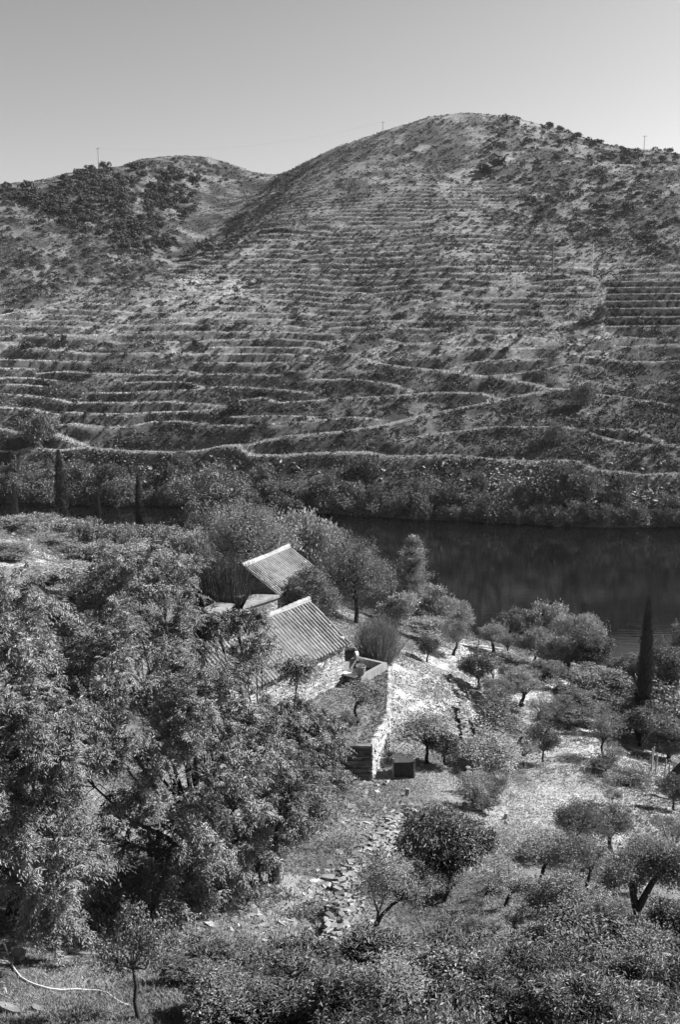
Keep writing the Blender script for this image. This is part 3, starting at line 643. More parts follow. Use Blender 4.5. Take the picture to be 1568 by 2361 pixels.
# the small white block under the eave
mb = MB(); mb.box(HL(-1.75, 2.42, 42.86)-hinv, he*.12, hn*.18, Vector((0, 0, .28))); mb.build('white_bracket', M['white'], hroot)
Rq = Vector((-3.15, 61.87, 0))
gz2 = 42.1
house('stone_house', 'farther small stone house with tiled roof among trees near the river', Rq, 64, 5.4, 45.6, 2.3, 1.43, gz2-.5, sp=.215)

# low slate roofed annex and loose slabs between the houses
an = empty('stone_annex', atz(610, 1420, 41.2)); tag(an, 'low stone annex with flat slate roof between the two tiled houses', 'annex'); ai = an.location.copy()
zA = 44.1; q1, q2, q3, q4 = atz(645, 1373, zA), atz(640, 1362, zA), atz(575, 1372, zA), atz(560, 1400, zA)
q2 = q1+(q2-q1)*1.0
poly = [q1, q2, q3, q4]
prism('roof_slab', [(p.x-ai.x, p.y-ai.y) for p in poly], zA-.12-ai.z, zA-ai.z, M['slate'], an)
A_, B_ = q4-ai, q1-ai; dd = (B_-A_); nA = Vector((dd.y, -dd.x, 0)).normalized()
masonry('wall', A_-nA*.15+dd*.03, B_-nA*.15-dd*.03, 41.2-ai.z, zA-.13-ai.z, nA, an, .075)
dd2 = (q2-q1); masonry('wall', B_-nA*.15-dd*.03, (q2-ai)-dd*.03, 41.2-ai.z, zA-.13-ai.z, Vector((dd2.y, -dd2.x, 0)), an, .075)
cc = [(q1-ai)*.9+(q3-ai)*.1, (q2-ai)*.9+(q4-ai)*.1, (q3-ai)*.9+(q1-ai)*.1, (q4-ai)*.88+(q2-ai)*.12]
prism('wall_core', [(p.x, p.y) for p in cc], 40.5-ai.z, zA-.13-ai.z, M['mortar'], an)
for poly_, z_, lab, mt in (([(468, 1403), (497, 1388), (540, 1392), (512, 1412), (484, 1417)], 44.2, 'pale flat slab roof on a low stone shed left of the tiled houses', 'wood'),
                           ([(506, 1371), (530, 1366), (566, 1369), (552, 1376), (512, 1378)], 44.25, 'dark flat slab roof of a low shed behind the pale slab', 'slate')):
    P_ = [atz(x, y, z_) for x, y in poly_]; c = sum(P_, Vector())/len(P_); zg = float(gz(c.x, c.y))
    e_ = empty('low_shed', (c.x, c.y, zg)); tag(e_, lab, 'shed')
    prism('roof_slab', [(p.x-c.x, p.y-c.y) for p in P_], z_-.1-zg, z_-zg, M['slate'] if mt == 'slate' else M['slate'], e_)
    Q = [c+(p-c)*.86 for p in P_]; prism('wall_core', [(p.x-c.x, p.y-c.y) for p in Q], -.5, z_-.11-zg, M['mortar'] if mt == 'wood' else M['darkwood'], e_)
    if mt == 'wood':
        a_, b_ = (P_[4]-c)*.9, (P_[3]-c)*.9; masonry('wall', a_, b_, 0, z_-.11-zg, Vector(((b_-a_).y, -(b_-a_).x)), e_, .075)

# water tank with rim, arched head stone and clay pot
TZ = 41.3
tA, tB = atz(833, 1560, TZ), atz(893, 1528, TZ); te = (tB-tA).normalized(); tn_ = Vector((-te.y, te.x, 0)); tl = (tB-tA).length
tk = empty('water_tank', (tA.x, tA.y, TZ-1.4)); tag(tk, 'open stone water tank beside the house corner with dark water', 'tank'); ti = tk.location.copy()
tw = 1.75; thk = .2
rl = lambda a, b, z: tA+te*a+tn_*b+Vector((0, 0, z-TZ))-ti
for nm_, a0, a1, b0, b1, mt in (('side_wall', 0, tl, 0, thk, 'conc'), ('end_wall', tl-thk, tl, thk, tw, 'conc'), ('side_wall', 0, tl, tw, tw+thk, 'conc'), ('end_wall', 0, thk, thk, tw, 'conc')):
    V = [rl(a, b, z) for z in (TZ-1.5, TZ) for a, b in ((a0, b0), (a1, b0), (a1, b1), (a0, b1))]
    mb = MB(); mb.add(V, [(3, 2, 1, 0), (4, 5, 6, 7), (0, 1, 5, 4), (1, 2, 6, 5), (2, 3, 7, 6), (3, 0, 4, 7)]); mb.build(nm_, M[mt], tk)
mk('tank_water', [rl(a, b, TZ-.45) for a, b in ((thk, thk), (tl-thk, thk), (tl-thk, tw), (thk, tw))], [(0, 1, 2, 3)], M['tankw'], tk)
mb = MB(); mb.box(rl(-.12, .75, TZ+.02), te*.3, tn_*1.1, Vector((0, 0, .1)), 1, .01); mb.build('front_coping', M['white'], tk)
# arched head stone
hp = at(822, 1521, tA.y+2.6); hs = empty('arched_stone', Vector((hp.x, hp.y, hp.z))); tag(hs, 'white edged round topped head stone standing on the tank rim behind the pot', 'head stone')
prof_ = [(-.21, 0), (.21, 0)]+[(.21*math.cos(a_), .22+.25*math.sin(a_)) for a_ in np.linspace(0, math.pi, 13)]
def slab(poly, th, fwd): 
    n_ = len(poly); s_ = Vector((-fwd.y, fwd.x, 0)); V = [s_*x+Vector((0, 0, z))-fwd*th/2 for x, z in poly]+[s_*x+Vector((0, 0, z))+fwd*th/2 for x, z in poly]
    return V, [tuple(range(n_)), tuple(range(2*n_-1, n_-1, -1))]+[(i, n_+i, n_+(i+1) % n_, (i+1) % n_) for i in range(n_)]
fw = Vector((-.95, -.3, 0)).normalized()
V, F = slab(prof_, .15, fw); mb = MB(); mb.add(V, F); mb.build('stone_body', M['white'], hs)
V, F = slab([(x*.97, z*.97+.004) for x, z in prof_], .02, fw); mb = MB(); mb.add([v+fw*.085 for v in V], F); mb.build('stone_face', M['clay'], hs)
mb = MB(); s_ = Vector((-fw.y, fw.x, 0))
mb.tube([fw*.11+Vector((0, 0, .26))+(s_*math.cos(a_)+Vector((0, 0, math.sin(a_))))*.07 for a_ in np.linspace(0, 2*math.pi, 13)], .012, 5); mb.build('ring', M['conc'], hs)
def lathe(prof, n=28):
    V = []; F = []
    for r, z in prof:
        for k in range(n): V.append((r*math.cos(2*math.pi*k/n), r*math.sin(2*math.pi*k/n), z))
    for i in range(len(prof)-1):
        for k in range(n): F.append((i*n+k, i*n+(k+1) % n, (i+1)*n+(k+1) % n, (i+1)*n+k))
    return V, F
pb = atz(832, 1556, TZ+.01); pt = empty('clay_pot', pb); tag(pt, 'round clay pot with a small plant on the tank edge', 'pot')
V, F = lathe([(0, 0), (.14, 0), (.19, .08), (.235, .22), (.25, .36), (.25, .42), (.265, .43), (.265, .48), (.235, .48), (.225, .42), (0, .42)]); mk('pot_body', V, F, M['clay'], pt, None, True)
C = rs.normal(0, .09, (26, 3))*[1, 1, .35]+[0, 0, .5]; A = leafcloud(C, norm(rs.normal(0, 1, (26, 3))+[0, 0, 1]), 6, .03, .11, .03); mk('plant', A[0], A[1], M['pale'], pt, A[2])

# ================================================================ DRY STONE WALLS
tz0 = 39.1
def wallthing(label, pts, ztop, zbot, nrms, name='stone_wall', **kw):
    c = Vector(pts[0]); e_ = empty(name, (c.x, c.y, zbot)); tag(e_, label, 'wall')
    for i, (a, b) in enumerate(zip(pts[:-1], pts[1:])):
        masonry('wall_face', Vector(a)-c, Vector(b)-c, 0, ztop-zbot, nrms[i], e_, **kw)
    return e_
f0, f1, f2, f3 = TB[0]-Vector((1.6, 0, 0)), TB[1], TB[2], Vector((2.75, 53.6, 0))
wallthing('garden retaining wall corner, front face in shade and right face in sun', [(f0.x, f0.y), (f1.x, f1.y)], GZ+.05, tz0, [(0, -1)], ch=.075, lmax=.9, depth=.3, m=M['shadestone'])  # front face takes the darkened schist, shade is in the stone colour
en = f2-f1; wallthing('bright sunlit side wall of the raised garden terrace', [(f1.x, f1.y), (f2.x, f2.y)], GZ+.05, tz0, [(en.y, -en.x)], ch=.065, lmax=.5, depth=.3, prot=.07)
en = f3-f2; wallthing('ivy edged garden wall running back from the terrace to the tank', [(f2.x, f2.y), (f3.x, f3.y)], GZ-.02, tz0, [(en.y, -en.x)], ch=.075, lmax=.5, depth=.3, prot=.06)
mb = MB(); ce = empty('wall_fill', (0, 44, GZ)); 
cp = [(f0.x, f0.y+.1), (f1.x-.12, f1.y+.1), (f2.x-.15, f2.y), (f3.x-.15, f3.y), (f3.x-.8, f3.y), (f2.x-.7, f2.y+.2), (f1.x-.6, f1.y+.7), (f0.x, f0.y+.7)]
bpy.data.objects.remove(ce); tag(prism('terrace_wall_core', cp, tz0-.3, GZ+.02, M['mortar']), 'earth and rubble core behind the garden terrace walls', 'wall')
def fieldwall(label, W, h, drop):
    P_ = []
    for a, b in zip(W[:-1], W[1:]):
        for k in range(3): P_.append(a.lerp(b, k/3))
    P_.append(W[-1]); c = P_[0]; e_ = empty('stone_wall', (c.x, c.y, float(gz(c.x, c.y)))); tag(e_, label, 'wall'); mb = MB(); i0 = e_.location.copy()
    for a, b in zip(P_[:-1], P_[1:]):
        en = (b-a); en.z = 0; L = en.length; en.normalize(); n_ = Vector((en.y, -en.x, 0))
        za = float(gz(a.x-n_.x*.4, a.y-n_.y*.4)); zlo = float(gz(a.x+n_.x*.7, a.y+n_.y*.7)); z = zlo-.15; top = za+h*rs.uniform(-.8, 1.3)
        while z < top:
            hh = rs.uniform(.035, .09); x = 0
            while x < L:
                l = rs.uniform(.07, .26); ya = rs.normal(0, .4); e2 = (en*math.cos(ya)+n_*math.sin(ya)+Vector((0, 0, rs.normal(0, .2)))).normalized(); n2_ = e2.cross(Vector((rs.normal(0, .2), rs.normal(0, .2), 1))).normalized(); mb.box(Vector((a.x, a.y, z+hh/2))+en*(x+l/2)+n_*(.26+rs.uniform(-.14, .14)-(z-zlo)*.3)-i0, e2*l*.95, n2_*rs.uniform(.1, .28), e2.cross(n2_)*hh*.9, float(rs.uniform(.35, 1.0)), .015); x += l*rs.uniform(1, 1.3)
            z += hh
    mb.build('wall_stones', M['stone'], e_)
fieldwall('tumbled dry stone wall running down the slope in the centre foreground', W1, .15, 1.1)
fieldwall('thin dry stone terrace wall right of the garden below the olive trees', W2, .1, 1.1)

# dark timber box beside the wall, fence posts, pipe frame
bq = hit(930, 1787); bx_ = empty('timber_box', bq); tag(bx_, 'dark square timber box standing at the foot of the garden wall', 'box')
for k in range(5):
    mb = MB(); mb.box((-.36+k*.18, -.3, .36), (.17, 0, 0), (0, .03, 0), (0, 0, .72), 1, .004); mb.build('board', M['darkwood'], bx_)
mb = MB(); mb.box((0, .1, .36), (.86, 0, 0), (0, .72, 0), (0, 0, .70)); mb.build('box_body', M['darkwood'], bx_)
mb = MB(); mb.box((0, .05, .74), (.98, 0, 0), (0, .85, 0), (0, 0, .05), 1, .01); mb.build('lid', M['darkwood'], bx_)
for s_ in (-.47, .47):
    mb = MB(); mb.box((s_, -.32, .45), (.07, 0, 0), (0, .07, 0), (0, 0, .95), 1, .008); mb.build('post', M['wood'], bx_)
posts = [(1503, 1772, 1722, 'split fence post leaning nearest the shady fig tree'), (1512, 1785, 1738, 'second fence post in front of the terraced plot at right edge'), (1532, 1795, 1752, 'short thin fence post third along the right plot'), (1544, 1812, 1758, 'tall fence post nearest the dark roof at right edge'), (1504, 1776, 1726, 'thin wire stake beside the leaning split post')]
for i, (px, pb_, ptop, lab) in enumerate(posts):
    q = hit(px, pb_); h = at(px, ptop, q.y).z-q.z; e_ = empty('fence_post', q); tag(e_, lab, 'post', 'fence posts along the plot at the right edge')
    mb = MB(); lx = rs.uniform(-.08, .12); mb.tube([(0, 0, -.2), (lx*.5, 0, h*.5), (lx, 0, h)], [.045, .04, .035], 6); mb.build('post_body', M['wood'], e_)
    mb = MB(); mb.tube([(lx*.8-.05, 0, h*.8), (lx*.8+.05, .01, h*.8)], .012, 5); mb.build('wire_staple', M['wire'], e_)
fa, fb = hit(1512, 1785), hit(1544, 1812)
mb = MB()
for z_ in (.25, .5, .75): mb.tube([fa+Vector((0, 0, z_)), fa.lerp(fb, .5)+Vector((0, 0, z_-.03)), fb+Vector((0, 0, z_)), fb+Vector((3, 1.5, z_))], .008, 4)
tag(mb.build('fence_wire', M['wire']), 'thin fence wires strung between the posts at the right edge', 'wire')
# dark roofed hutch at the right border
q = hit(1566, 1822); e_ = empty('garden_hutch', q+Vector((.5, .2, 0))); tag(e_, 'dark pitched roof hutch cut off by the right edge', 'hutch')
mb = MB(); mb.add([(-.8, -.7, .35), (-.8, .7, .35), (0, -.7, 1.25), (0, .7, 1.25), (.8, -.7, .35), (.8, .7, .35), (-.8, -.7, .3), (-.8, .7, .3), (.8, -.7, .3), (.8, .7, .3)], [(0, 2, 3, 1), (2, 4, 5, 3), (6, 7, 9, 8), (0, 6, 8, 4, 2), (1, 3, 5, 9, 7), (0, 1, 7, 6), (4, 8, 9, 5)]); mb.build('roof', M['darkwood'], e_)
mb = MB(); mb.box((0, 0, .12), (1.4, 0, 0), (0, 1.2, 0), (0, 0, .4)); mb.build('hutch_body', M['darkwood'], e_)
# pipe arch and white edging at the crest (beside the olive on the ridge)
q = hit(1104, 1488); e_ = empty('metal_arch', q); tag(e_, 'thin metal arch frame on the crest left of the leaning olive', 'frame')
hh = at(1104, 1450, q.y).z-q.z; mb = MB(); mb.tube([(0, 0, -.1), (0, 0, hh*.85), (.1, 0, hh)], .03, 6); mb.build('upright', M['darkwood'], e_)
mb = MB(); mb.tube([(.1, 0, hh)]+[(.1+.8*t_, .1*t_, hh+.12*math.sin(t_*3.1)) for t_ in np.linspace(0.1, 1, 7)], .03, 6); mb.build('top_bar', M['hose'], e_)
a_, b_ = hit(1105, 1492), hit(1160, 1499); e_ = empty('stone_kerb', a_); tag(e_, 'narrow pale stone kerb along the crest beside the metal arch', 'kerb'); mb = MB()
for k in range(9):
    c = a_.lerp(b_, (k+.5)/9); c.z = float(gz(c.x, c.y))+.04; mb.box(c-a_, (b_-a_)/9*.96, Vector((0, .14, 0)), Vector((0, 0, .16)), float(rs.uniform(1, 1.3)), .01)
mb.build('kerb_stones', M['stone'], e_)
# hose
HP = [(15, 2200), (30, 2222), (44, 2240), (62, 2256), (88, 2270), (112, 2278), (150, 2286), (190, 2288), (230, 2287), (262, 2286), (300, 2290), (326, 2296), (350, 2308), (372, 2318), (396, 2326)]
HP = [(x*.757 if x > 0 else x, y) for x, y in HP]
hp_ = []
for x, y in HP:
    q = hit(x, y); q.z += .03+(.2 if x < 20 else 0); hp_.append(q)
mb = MB(); mb.tube(hp_, .016, 7); tag(mb.build('garden_hose', M['hose'], None, True), 'pale garden hose curving over the grass in the lower left corner', 'hose')

# poles and line
def pole(px, top, base, label, m_, r=.17, arm=True, Yset=None):
    q = hitF(px, base)
    if q is None: q = hitF(px, base+6)
    if q is None: q = hitF(px, base+14)
    h = at(px, top, q.y).z-q.z; e_ = empty('power_pole', q); tag(e_, label, 'pole', 'power poles on the far hill')
    mb = MB(); mb.tube([(0, 0, -1), (0, 0, h)], [r*1.15, r*.75], 8); mb.build('pole_shaft', m_, e_)
    if arm:
        mb = MB(); mb.tube([(-1.3, 0, h-.4), (0, 0, h-.1), (1.3, 0, h-.4)], [.09, .12, .09], 6); mb.build('crossarm', m_, e_)
        for x in (-1.2, 1.2):
            mb = MB(); mb.tube([(x, 0, h-.4), (x, 0, h+.15)], [.09, .07], 6); mb.build('insulator', M['white'], e_)
    return q+Vector((0, 0, h))
P1 = pole(227, 341, 392, 'power pole standing against the sky on the left wooded hill', M['polem'], .3)
P2 = pole(883, 281, 306, 'power pole on the left shoulder of the main hill', M['polem'], .2)
pole(1176, 272, 324, 'power pole just right of the main summit', M['polem'], .2)
pole(1195, 325, 342, 'short stub pole below the summit pole', M['polem'], .22, False)
pole(1211, 347, 388, 'power pole half way down below the summit', M['poled'], .2, False)
P5 = pole(1486, 313, 346, 'power pole on the skyline near the right edge', M['polem'], .2)
pole(1274, 547, 636, 'dark grey double wood pole beside the bare almond trees', M['poled'], .34, False)
q = pole(1366, 561, 637, 'white painted pole standing at the corner of the olive grove', M['hose'], .2, False)
def wire(a, b, sag, name, lab):
    mb = MB(); mb.tube([a.lerp(b, t_)-Vector((0, 0, sag*4*t_*(1-t_))) for t_ in np.linspace(0, 1, 20)], .022, 4); tag(mb.build(name, M['wire']), lab, 'power line')
wire(P1, P2, 7, 'power_line', 'thin power line sagging between the left hill pole and the main hill')
wire(P1, at(-80, 465, 560), 5, 'power_line', 'thin power line dropping from the left hill pole to the left edge')

# ================================================================ FAR VEGETATION
def shadevis(px, py): return hitF(px, py)
rb = np.random.RandomState(11)
def bushmesh(seed, n, S, sq=.8):
    r = np.random.RandomState(seed); P = [(np.array([r.normal(0, .38), r.normal(0, .38), .42+r.uniform(0, .35)]), r.uniform(.4, .65)) for _ in range(6)]
    C = np.array([p[0] for p in P]); A = cards(C, n, .52, S, .3, r); o = mk('hillside_bush', A[0], A[1], M['hbush'], None, A[2]); me = o.data; bpy.data.objects.remove(o); return me
HB = [bushmesh(200+i, 42, .15) for i in range(4)]
BB = []
for i in range(5):
    r = np.random.RandomState(300+i); P = [(np.array([r.normal(0, .36), r.normal(0, .36), .35+r.uniform(0, .6)]), r.uniform(.26, .46)) for _ in range(13)]
    C, D = clumps(P, 420, r, .9); D = norm(D+np.array([0, 0, .4])); A = leafcloud(C, D, 3, .05, .12, .085, 0, .6, rng=r, tv=.5)
    o = mk('bank_bush', A[0], A[1], M['bank'], None, A[2]); BB.append(o.data); bpy.data.objects.remove(o)
def bush(name, q, wdt, h, meshes, label, group, cat='bush'):
    o = bpy.data.objects.new(name, meshes[rb.randint(len(meshes))]); col.objects.link(o)
    o.location = (q.x, q.y, q.z-h*.12); o.scale = (wdt/2, wdt/2, h/1.15); o.rotation_euler = (0, 0, rb.uniform(0, 6.28)); tag(o, label, cat, group); return o
# riverbank trees: their tops measured along the bank
bl = []
px = -30
while px < 1640:
    yw = np.interp(px, [0, 400, 784, 1150, 1568], [1158, 1166, 1185, 1205, 1215])
    for row in range(3):
        bxp = px+rb.uniform(-22, 22); by = yw-3-row*rb.uniform(24, 36)+rb.uniform(-4, 4)
        dens = np.interp(bxp, [0, 300, 500, 1080, 1150, 1230, 1330, 1360, 1568], [.75, .8, .95, .95, .6, .7, .8, .4, .55])
        if row == 0: dens = 1
        if row == 2: dens *= .45
        if rb.rand() > dens: continue
        bl.append((bxp, by, row, rb.uniform(44, 86)*(1 if row else 1.05), rb.uniform(34, 62)))
    px += 40
RW = ['at the waterline', 'part way up the slope', 'high up under the track']; ZN = ['behind the tallest left cypress', 'behind the slender left cypresses', 'behind the large rounded river tree', 'between the rounded river tree and the pine', 'across the middle of the open river', 'at the right end of the river']
for bxp, by, row, ww, hh in bl:
    q = hitF(bxp, by)
    if q is None: continue
    k = q.y/FOC*1.02; bush('bank_tree', q, ww*k, hh*k, BB, 'bushy bank tree '+RW[row]+' '+ZN[int(np.searchsorted([200, 430, 700, 1000, 1300], bxp))], 'bank trees '+RW[row]+' '+ZN[int(np.searchsorted([200, 430, 700, 1000, 1300], bxp))], 'tree')
for px, base, ww, hh, lab in ((505, 1190, 0, 0, ''), (1310, 1150, 130, 84, 'largest dark rounded tree on the far bank below the track bend'), (1105, 1135, 48, 52, 'small round pale bush alone on the stony bank slope'), (180, 1125, 90, 60, 'dark rounded tree on the far bank at the left under the track'), (86, 1030, 75, 78, 'dark bushy tree on the terraces at the far left above the track'), (1282, 1018, 50, 44, 'dark round bush standing on the terrace line right of centre'), (850, 1100, 70, 56, 'tall dark shrub below the track in the middle of the far bank'), (1345, 935, 66, 60, 'feathery grey shrub beside the track junction on the right slope'), (1385, 740, 30, 40, 'grey shrub on the path at the left end of the olive grove')):
    if ww == 0: continue
    q = hitF(px, base); k = q.y/FOC*1.02; bush('bank_tree', q, ww*k, hh*k, BB, lab, None, 'tree')
# bushes of the slopes: the 290 that show largest as things, the rest as one mass
cand_ = []
def scat(n, poly, wmin, wmax, lo=0., seed=0):
    xs = [p[0] for p in poly]; ys = [p[1] for p in poly]; c = 0; t_ = 0
    while c < n and t_ < n*12:
        t_ += 1; x, y = rb.uniform(min(xs), max(xs)), rb.uniform(min(ys), max(ys))
        if not inpoly(np.array([x]), np.array([y]), poly)[0]: continue
        if fbm(np.array([x/55.]), np.array([y/40.]), 71+seed)[0] < lo+rb.uniform(-.12, .12): continue
        cand_.append((x, y, wmin+(wmax-wmin)*rb.uniform(0, 1)**2)); c += 1
scat(620, [(90, 440), (230, 385), (400, 385), (480, 440), (420, 520), (430, 560), (330, 600), (240, 560), (150, 520), (60, 470), (0, 440)], 12, 30, .36)
scat(900, [(0, 440), (200, 470), (420, 560), (360, 640), (300, 660), (0, 710)], 6, 18, .33, 1)
scat(420, [(1150, 262), (1568, 355), (1568, 600), (1400, 570), (1250, 520), (1200, 430), (1100, 400)], 8, 24, .38, 2)
scat(1500, [(700, 380), (1000, 275), (1150, 268), (1568, 360), (1568, 630), (1250, 540), (800, 470), (560, 590), (600, 450)], 4, 11, .3, 3)
scat(300, [(640, 400), (720, 380), (560, 580), (500, 600), (480, 560)], 6, 15, .3, 4)
scat(200, [(250, 380), (400, 366), (620, 398), (560, 430), (450, 420)], 5, 12, .3, 5)
scat(1300, [(0, 720), (560, 640), (1400, 640), (1568, 780), (1568, 1080), (0, 1030)], 6, 22, .36, 6)
scat(900, [(0, 720), (300, 660), (600, 560), (1300, 460), (1568, 600), (1400, 640), (560, 640)], 5, 13, .36, 7)
for x, y, w__ in ((1150, 395, 55), (1120, 400, 35), (1245, 512, 28), (1225, 470, 30), (1335, 590, 20), (1140, 388, 30), (1450, 490, 40), (1380, 487, 32), (465, 585, 50), (440, 590, 30), (470, 838, 26), (58, 812, 40), (210, 865, 28), (540, 950, 40), (320, 395, 36), (380, 415, 36), (60, 440, 36), (20, 440, 30), (1295, 305, 22), (1405, 325, 16), (1165, 272, 18), (1185, 276, 20), (1100, 1000, 20), (590, 985, 26), (930, 930, 30)): cand_.append((x, y, w__))
CB = []
for x, y, w__ in cand_:
    q = hitF(x, y)
    if q is not None: CB.append((q, w__*q.y/FOC, w__, x, y))
CB.sort(key=lambda t_: -t_[2])
def hz(x, y):
    if x < 600 and y < 470: return 'on the upper part of the left wooded hill'
    if x < 440 and y < 720: return ('high' if y < 570 else 'low')+' on the flank of the left hill '+('at the left edge' if x < 110 else 'in its middle' if x < 240 else 'beside the gully')
    if y < 400: return 'near the summit ridge of the main hill'
    if x > 1080 and y < 640: return 'on the right shoulder of the main hill'
    if y < 640: return 'on the middle slope of the main hill'
    if x < 560: return 'on the lower left terraces'
    if x < 1080: return 'on the lower middle terraces'
    return 'on the lower right terraces'
for q, ww, w__, x, y in CB[:290]: bush('hillside_bush', q, ww, ww*.72, HB, 'dark rounded evergreen bush '+hz(x, y), 'evergreen bushes '+hz(x, y))
rest = CB[290:]
Cc = np.array([(q.x, q.y, q.z+.15*ww) for q, ww, *_ in rest]); Sp = np.array([[ww*.5, ww*.5, ww*.42] for _, ww, *_ in rest]); Sz = np.array([ww*.11 for _, ww, *_ in rest])
A1 = cards(Cc, 60, Sp, Sz, .3, rb)
# low scrub over the slopes
sel = rb.randint(0, NV*NU, 420000); sj, si = sel//NU, sel % NU
kp = (np.abs(FX[sj, si]/FY[sj, si]) < .40) & (Hf[sj, si] > .5) & (trk[sj, si] < .05) & (~((bright[sj, si] > .5))) & (fbm(FX[sj, si]/6, FY[sj, si]/6, 81) > .44-.12*low[sj, si]) & (rb.rand(len(sj)) < .75)
sj, si = sj[kp], si[kp]; Xs, Ys = FX[sj, si]+rb.normal(0, .5, len(sj)), FY[sj, si]+rb.normal(0, .5, len(sj)); Zs = sampf(Hf, Xs, Ys)
szz = .25+.85*rb.uniform(0, 1, len(Xs))**2; A2 = cards(np.column_stack([Xs, Ys, Zs+szz*.1]), 7, np.column_stack([szz*.8, szz*.8, szz*.75]), szz*.38, .45, rb)
o = mk('hillside_scrub', np.vstack([A1[0], A2[0]]), np.vstack([A1[1], A2[1]+len(A1[0])]), M['scrub'], None, np.concatenate([A1[2]*.62, A2[2]*1.1])); o['kind'] = 'stuff'; tag(o, 'low mottled scrub covering the dry slopes across the river', 'scrub')
# dry grass on track and terrace edges
bm_ = (trk > .35) | (bright > .55)
gj, gi = np.nonzero(bm_ & (np.abs(FX/FY) < .40)); k_ = rb.rand(len(gj)) < np.where(trk[gj, gi] > .35, 1.0, .6); gj, gi = gj[k_], gi[k_]
rep = np.where(trk[gj, gi] > .7, 6, np.where(trk[gj, gi] > .35, 3, 1)); gj = np.repeat(gj, rep); gi = np.repeat(gi, rep)
Xs, Ys = FX[gj, gi]+rb.normal(0, .35, len(gj)), FY[gj, gi]+rb.normal(0, .35, len(gj)); Zs = sampf(Hf, Xs, Ys)
def tufts(X, Y, Z, h, wd, nb_, rng, lean=.35):
    N = len(X)*nb_; wd = np.repeat(np.broadcast_to(wd, len(X)), nb_)[:, None]
    b = np.repeat(np.column_stack([X, Y, Z]), nb_, 0)+np.column_stack([rng.normal(0, 1.2, (N, 2))*wd, np.zeros(N)])
    hh = np.repeat(h, nb_)*rng.uniform(.5, 1.2, N); d = np.column_stack([rng.normal(0, lean, (N, 2)), np.ones(N)]); an_ = rng.uniform(0, 6.28, N); s = np.column_stack([np.cos(an_), np.sin(an_), np.zeros(N)])*wd
    tip = b+d*hh[:, None]; V = np.stack([b-s, b+s, tip], 1).reshape(-1, 3)
    return V, np.arange(N*3).reshape(-1, 3), np.repeat(np.clip(rng.normal(1, .25, N), .4, 1.6), 3)
sel = rb.randint(0, NV*NU, 260000); qj, qi = sel//NU, sel % NU
kq = (np.abs(FX[qj, qi]/FY[qj, qi]) < .40) & (Hf[qj, qi] > 1) & (fbm(FX[qj, qi]/7, FY[qj, qi]/7, 83) > .5+.1*low[qj, qi]) & (~groveM[qj, qi]) & (rb.rand(len(qj)) < np.where(leftwood[qj, qi], .5, .8)); qj, qi = qj[kq], qi[kq]
Xs = np.concatenate([Xs, FX[qj, qi]+rb.normal(0, .5, len(qj))]); Ys = np.concatenate([Ys, FY[qj, qi]+rb.normal(0, .5, len(qj))]); Zs = sampf(Hf, Xs, Ys)
hts = np.full(len(Xs), .55)*rb.uniform(.5, 1.1, len(Xs))
A = tufts(Xs, Ys, Zs-.05, hts, .13, 4, rb)
o = mk('hillside_grass', A[0], A[1], M['hillgrass'], None, A[2]); o['kind'] = 'stuff'; tag(o, 'dry pale grass along the tracks and terrace edges across the river', 'grass')
# olive grove in rows at the right
n_g = 0
for r_, L in enumerate(GROVE[:-1]):
    px = 1400+rb.uniform(0, 20)
    while px < 1580:
        q = hitF(px, L[0][1]+9+r_*.7)
        if q is not None and n_g < 120 and rb.rand() < .88:
            k = q.y/FOC; o = bush('grove_olive', q, 16*k*rb.uniform(.8, 1.15), 10*k*rb.uniform(.8, 1.1), BB, 'small round olive in the '+('top', 'second', 'third', 'fourth', 'fifth', 'lowest')[r_]+' straight row of the grove across the river', 'olives in the '+('top', 'second', 'third', 'fourth', 'fifth', 'lowest')[r_]+' row of the grove', 'olive tree'); n_g += 1
        px += rb.uniform(17, 27)
# bare almond trees on the flat
ap = MB(); r_ = np.random.RandomState(5)
ap.tube([(0, 0, -.3), (.1, 0, 1.1)], [.17, .13], 6)
at_b = []
for k in range(7):
    a_ = k*.9; e1 = Vector((math.cos(a_)*1.2, math.sin(a_)*1.2, 2.2+r_.uniform(0, .5))); ap.tube([(.1, 0, 1.05), Vector((math.cos(a_)*.5, math.sin(a_)*.5, 1.6)), e1], [.1, .08, .04], 5)
    for _ in range(3):
        e2 = e1+Vector((r_.normal(0, .6), r_.normal(0, .6), r_.uniform(.3, .9))); ap.tube([e1.lerp(Vector((.1, 0, 1.1)), .3), e2], [.05, .02], 4); at_b.append(e2)
to = ap.build('trunk', M['bark']); C = np.array([tuple(v) for v in at_b]); A = leafcloud(C, norm(np.random.RandomState(4).normal(0, 1, C.shape)), 14, .35, .2, .1); co = mk('crown', A[0], A[1], M['bank'], None, A[2])
apm, acm = to.data, co.data; bpy.data.objects.remove(to); bpy.data.objects.remove(co)
for px, base in ((1100, 622), (1128, 612), (1160, 627), (1172, 620), (1195, 611), (1212, 622), (1232, 614), (1248, 608), (1262, 630), (1246, 634), (1150, 600), (1110, 632), (1300, 634), (1318, 630), (1180, 604), (1225, 604)):
    q = hitF(px, base)
    e_ = empty('almond_tree', q, rb.uniform(0, 6)); s_ = rb.uniform(.8, 1.15); e_.scale = (s_, s_, s_); tag(e_, 'sparse bare limbed almond tree on the pale flat left of the poles', 'almond tree', 'almond trees on the pale flat across the river')
    for me, nm_ in ((apm, 'trunk'), (acm, 'crown')):
        o = bpy.data.objects.new(nm_, me); col.objects.link(o); o.parent = e_
